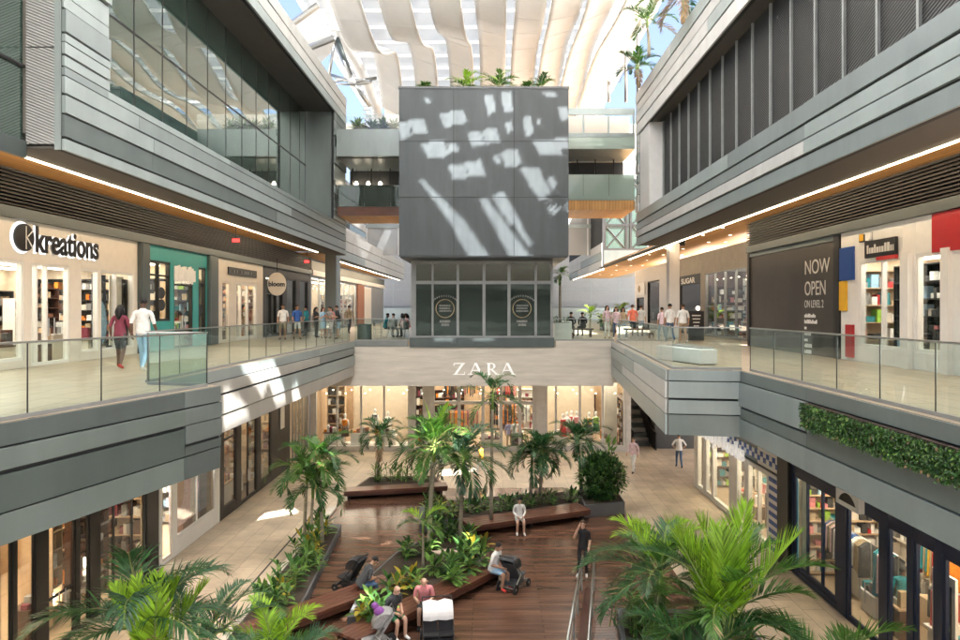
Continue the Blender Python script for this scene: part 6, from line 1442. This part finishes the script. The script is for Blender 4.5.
# ground floor people
def sit_at(px, py, z=.45): return G(px,py,z)
p = sit_at(360,589,.45); pm = person('man in a charcoal tee and jeans sitting hunched beside the black pushchair', (p.x,p.y,.02), face_to(.85,.5),'sit','cloth_charcoal','cloth_jeans','cloth_black','skin_tan','hair_black',arms='lap',lean=.62,H=1.76,seat=.45)
p = sit_at(390,618,.45); person('balding man in a dark grey tee and green shorts on the middle bench', (p.x,p.y,.02), face_to(.75,-.65),'sit','cloth_charcoal','cloth_green','cloth_white','skin_light','hair_brown',shorts=True,bald=True,arms='lap',lean=.35,H=1.74,seat=.45)
p = sit_at(424,606,.45); person('man in a pink tee leaning over the white double pushchair', (p.x,p.y,.02), face_to(.1,-1),'sit','cloth_pink','cloth_charcoal','cloth_black','skin_light','hair_brown',shorts=True,bald=True,arms='push',lean=.45,H=1.76,seat=.45)
p = sit_at(493,573,.45); person('man in a white tee and pale blue shorts at the bench end by the pushchair', (p.x,p.y,.02), face_to(.85,-.5),'sit','cloth_white','cloth_lightblue','shoe_red','skin_tan','hair_black',shorts=True,arms='lap',lean=.25,H=1.74,seat=.45)
p = sit_at(519,520,.45); person('woman in white sitting on the centre bench', (p.x,p.y,.02), face_to(.12,-1),'sit','cloth_white','cloth_white','cloth_white','skin_light','hair_black',shorts=True,arms='lap',lean=.2,H=1.66,female=True,sleeves='long',long_hair=False)
person('woman in a black top on the phone beside the steel handrail', (AT(583,0,20.4).x,20.4,.02), face_to(-.2,-1),'stand','cloth_black','cloth_black','cloth_white','skin_light','hair_brown',arms='phone',H=1.68,female=True)
p = G(633.5,473,0); person('man in a pale pink shirt and white trousers walking by the shop corner', p, face_to(-.7,-.7),'walk','cloth_palepink','cloth_white','cloth_black','skin_light','hair_brown',sleeves='long',arms='swing',H=1.74)
p = G(679,468,0); person('person in a white tee and jeans near the foot of the moving stairs', p, face_to(.1,1),'walk','cloth_white','cloth_jeans','cloth_black','skin_tan','hair_black',arms='hips',H=1.72)
p = G(481,476,0); person('child in a yellow top and white trousers walking behind the palms', p, face_to(-.8,.4),'walk','cloth_yellow','cloth_white','cloth_white','skin_tan','hair_brown',arms='swing',H=1.55,female=True)
p = G(509,449.5,0); person('woman in a lavender top standing in the clothes shop doorway', p, face_to(.2,1),'stand','cloth_lavender','cloth_khaki','cloth_black','skin_tan','hair_brown',H=1.68,female=True,shorts=True)
p = G(514.5,448,0); person('person in a white top beside the lavender one in the shop doorway', (p.x,38.9,.02), face_to(-.4,1),'stand','cloth_white','cloth_charcoal','cloth_black','skin_tan','hair_black',H=1.72)
p = (GR+.9,16.7,.02); person('shopper in dark clothes inside the navy clothes shop', p, face_to(.6,.8),'stand','cloth_teal','cloth_charcoal','cloth_black','skin_dark','hair_black',H=1.70,sleeves='long')
# mannequins in the wide window
def mannequin(label, loc, rz, top, low, long_=True):
    t = thing('mannequin', label, 'mannequin', loc, rz, 'mannequins in the wide shop window'); m = MB()
    m.lathe((0,0,0),[(.16,.0),(.16,.02),(.012,.025),(.012,.75)],'steel',12); m.build('stand', t, local=True)
    m = MB(); m.lathe((0,0,0),[(.085,.45),(.13,.80),(.16,.90),(.115,1.10),(.155,1.30),(.165,1.40),(.05,1.47),(.045,1.53),(.07,1.58),(.082,1.66),(.06,1.74),(.01,1.77)],'cloth_white',14); 
    for sx in (-1,1): m.tube([(sx*.16,0,1.40),(sx*.22,-.02,1.14),(sx*.20,.06,.9)],[.05,.04,.028],'cloth_white',8)
    m.build('body', t, smooth=True, local=True)
    m = MB(); m.lathe((0,0,0),[(.168,1.42),(.172,1.34),(.135,1.10),(.175,.88)],top,16); m.build('top', t, smooth=True, local=True)
    m = MB(); m.lathe((0,0,0),[(.15,1.06),(.19,.86),(.24,.45 if long_ else .62)],low,16); m.build('skirt', t, smooth=True, local=True)
    return t
for k,(px,a,b,lab,dz) in enumerate(((563,'red','red','mannequin in a plain red dress next to the pink skirt',.25),(567,'cloth_white','cloth_pink','mannequin in a white top and pink skirt among the red dresses',.3),(571.5,'red','cloth_maroon','mannequin in a red top and dark skirt',.35),(576.5,'cloth_pink','cloth_maroon','mannequin in a pink top and wine skirt before the mullion',.4),(589,'cloth_yellow','cloth_charcoal','mannequin in a pale yellow top and dark skirt',.3),(596,'cloth_lime','cloth_green','mannequin in a lime green dress next to the pale yellow one',.3),
        (345,'cloth_orange','bench_side','mannequin in a brown outfit in the wide shop window',.25),(375,'cloth_charcoal','cloth_white','mannequin in a black and white outfit in the wide shop window',.5),(388,'cloth_white','cream','mannequin in a white outfit beside the black and white one',.3))):
    Y = 39.3+(k%3)*.25; mannequin(lab,(AT(px,0,Y).x,Y,dz),face_to(rn.uniform(-.3,.3),-1),a,b,k%2==0)
# pushchairs
def pushchair(label, loc, rz, hood, body, frame='black_metal', double=False, dark=True):
    t = thing('pushchair', label, 'pushchair', loc, rz, None); w = .36 if double else .24
    m = MB()
    for sx in (-w,w):
        m.tube([(sx,.34,.14),(sx,-.05,.55),(sx,-.42,1.02)],.014,frame,6); m.tube([(sx,-.36,.14),(sx,.02,.50)],.014,frame,6)
    m.tube([(-w,-.42,1.02),(w,-.42,1.02)],.018,'rubber',8); m.tube([(-w,.34,.14),(w,.34,.14)],.012,frame,6); m.tube([(-w,-.36,.14),(w,-.36,.14)],.012,frame,6); m.build('frame', t, local=True)
    for sx in (-w-.03,w+.03):
        for y, r in ((.36,.11),(-.38,.14)):
            o = MB(Matrix.Translation((sx,y,r)) @ Matrix.Rotation(R(90),4,'Y')); o.lathe((0,0,0),[(r*.7,-.02),(r,-.02),(r,.02),(r*.7,.02)],'rubber',16); o.lathe((0,0,0),[(.02,-.022),(r*.72,-.012),(r*.72,.012),(.02,.022)],'frame_grey',12); o.build('wheel', t, local=True)
    sides = ((-w+.01,-.012),(.012,w-.01)) if double else ((-w+.02,w-.02),)
    for a,b in sides:
        m = MB(); m.add([(a,.32,.42),(b,.32,.42),(b,-.02,.36),(a,-.02,.36),(a,-.32,.82),(b,-.32,.82),(a,.32,.38),(b,.32,.38),(b,-.05,.31),(a,-.05,.31),(a,-.36,.80),(b,-.36,.80)],[(0,1,2,3),(3,2,5,4),(6,9,8,7),(9,10,11,8),(0,6,7,1),(4,5,11,10),(0,3,9,6),(3,4,10,9),(1,7,8,2),(2,8,11,5)],body); m.box(a,b,.30,.40,.16,.20,frame); m.build('seat', t, local=True)
        m = MB(); n = 9; vs = []
        for i in range(n):
            th = R(-40)+R(135)*i/(n-1)
            for sxx in (a-.01,(a+b)/2,b+.01): rr_ = 1.0 if sxx == (a+b)/2 else .86; vs.append((sxx, -.24+.33*math.sin(th)*rr_, .68+.33*math.cos(th)*rr_))
        m.add(vs,[(i*3+j,(i+1)*3+j,(i+1)*3+j+1,i*3+j+1) for i in range(n-1) for j in range(2)],hood)
        for sd in (0,2):
            ctr = (a-.01 if sd == 0 else b+.01, -.22, .66); m.add([ctr]+[vs[i*3+sd] for i in range(n)],[(0,i+1,i+2) for i in range(n-1)],hood)
        m.build('hood', t, smooth=False, local=True)
    m = MB(); m.box(-w+.03,w-.03,-.28,.2,.16,.28,body); m.build('basket', t, local=True)
    return t
p = G(345,592,0); pushchair('black pushchair beside the man in charcoal', (p.x+.15,p.y+.1,.02), face_to(-.85,.35), 'cloth_black','cloth_black')
p = G(437,655,0); pushchair('white and black double pushchair before the man in pink', (p.x,p.y+.35,.02), face_to(.15,-1), 'white_wall','cloth_black', double=True)
p = G(372,662,0); pushchair('grey pushchair with a purple toy at the bottom edge', (p.x,p.y+.4,.02), face_to(-.9,-.2), 'cloth_grey','cloth_grey','steel')
m = MB(); q = Vector((p.x+.1,p.y+.35,1.0)); m.ell(q,(.13,.1,.11),'cloth_purple',10,7); m.ell(q+Vector((-.1,.02,.12)),(.09,.08,.08),'cloth_purple',10,7); m.ell(q+Vector((.12,.0,-.08)),(.06,.06,.06),'cloth_palepink',8,6); o = m.build('soft_toy', smooth=True); tag(o,'purple soft toy hung on the grey pushchair','toy')
p = G(514,589,0); pushchair('dark pushchair with steel frame in front of the man in the white tee', (p.x,p.y,.02), face_to(.5,.8), 'cloth_charcoal','cloth_charcoal','steel')
# steel handrails of the ramp
def hand_rail(label, a, b, n=4):
    t = thing('handrail', label, 'handrail', (a[0],a[1],.02), group='steel handrails of the deck ramp'); A = Vector((*a,0)); B = Vector((*b,0))
    m = MB(); m.tube([A+Vector((0,0,.40)),A+Vector((0,0,.95)),B+Vector((0,0,.95)),B+Vector((0,0,.40))],.024,'steel',8); m.build('rail', t, smooth=True)
    m = MB(); m.tube([A+Vector((0,0,.55)),B+Vector((0,0,.55))],.016,'steel',8); m.build('lower_rail', t)
    for k in range(n): q = A.lerp(B,(k+.15)/(n-.7)); m = MB(); m.tube([q+Vector((0,0,.02)),q+Vector((0,0,.95))],.02,'fin',8); m.build('post', t)
hand_rail('steel ramp handrail on the open deck side', (2.6,19.6), (1.62,14.6)); hand_rail('steel ramp handrail on the palm side', (2.95,19.6), (2.0,14.2))
m = MB(); m.prism([(2.65,19.5),(2.9,19.5),(2.0,14.2),(1.72,14.4)], .021, .05, 'bench_side'); o = m.build('path'); struct(o)
# ------------------------------------------------------------------ camera, light
cam = bpy.data.cameras.new('camera'); co = bpy.data.objects.new('camera', cam); C.objects.link(co); sc.camera = co
co.location = (0,0,EZ); co.rotation_euler = (R(90),0,0)
cam.sensor_width = 36; cam.lens = 36*F/960; cam.shift_x = -(VX-480)/960; cam.shift_y = -(320-VY)/960
cam.clip_end = 3000; cam.clip_start = .1
D = Vector((-.36,.42,-.83)).normalized()                          # the way the sunlight travels
el = math.asin(-D.z); az = math.atan2(-D.x, -D.y)                 # towards the sun
w = bpy.data.worlds.new('World'); sc.world = w; w.use_nodes = True; nt = w.node_tree
bg = nt.nodes['Background']; sky = nt.nodes.new('ShaderNodeTexSky'); sky.sky_type = 'NISHITA'; sky.sun_disc = False
sky.sun_elevation = el; sky.sun_rotation = az; sky.air_density = 1.0; sky.dust_density = 6.0; sky.ozone_density = 1.0
nt.links.new(sky.outputs[0], bg.inputs[0]); bg.inputs[1].default_value = .05
su = bpy.data.lights.new('sun', 'SUN'); so = bpy.data.objects.new('sun', su); C.objects.link(so); su.energy = 5.0; su.angle = R(.45); su.color = (1,.965,.91)
so.rotation_euler = D.to_track_quat('-Z','Y').to_euler()
vs = sc.view_settings; vs.view_transform = 'Standard'; vs.look = 'None'; vs.exposure = EXPO; vs.gamma = 1; vs.use_curve_mapping = False
cy = sc.cycles; cy.use_denoising = True; cy.max_bounces = 7; cy.diffuse_bounces = 4; cy.glossy_bounces = 4; cy.transparent_max_bounces = 24; cy.transmission_bounces = 3
cy.sample_clamp_indirect = 6; cy.caustics_reflective = False; cy.caustics_refractive = False
cy.use_adaptive_sampling = True; cy.adaptive_threshold = .02
try: cy.denoiser = 'OPENIMAGEDENOISE'
except Exception: pass
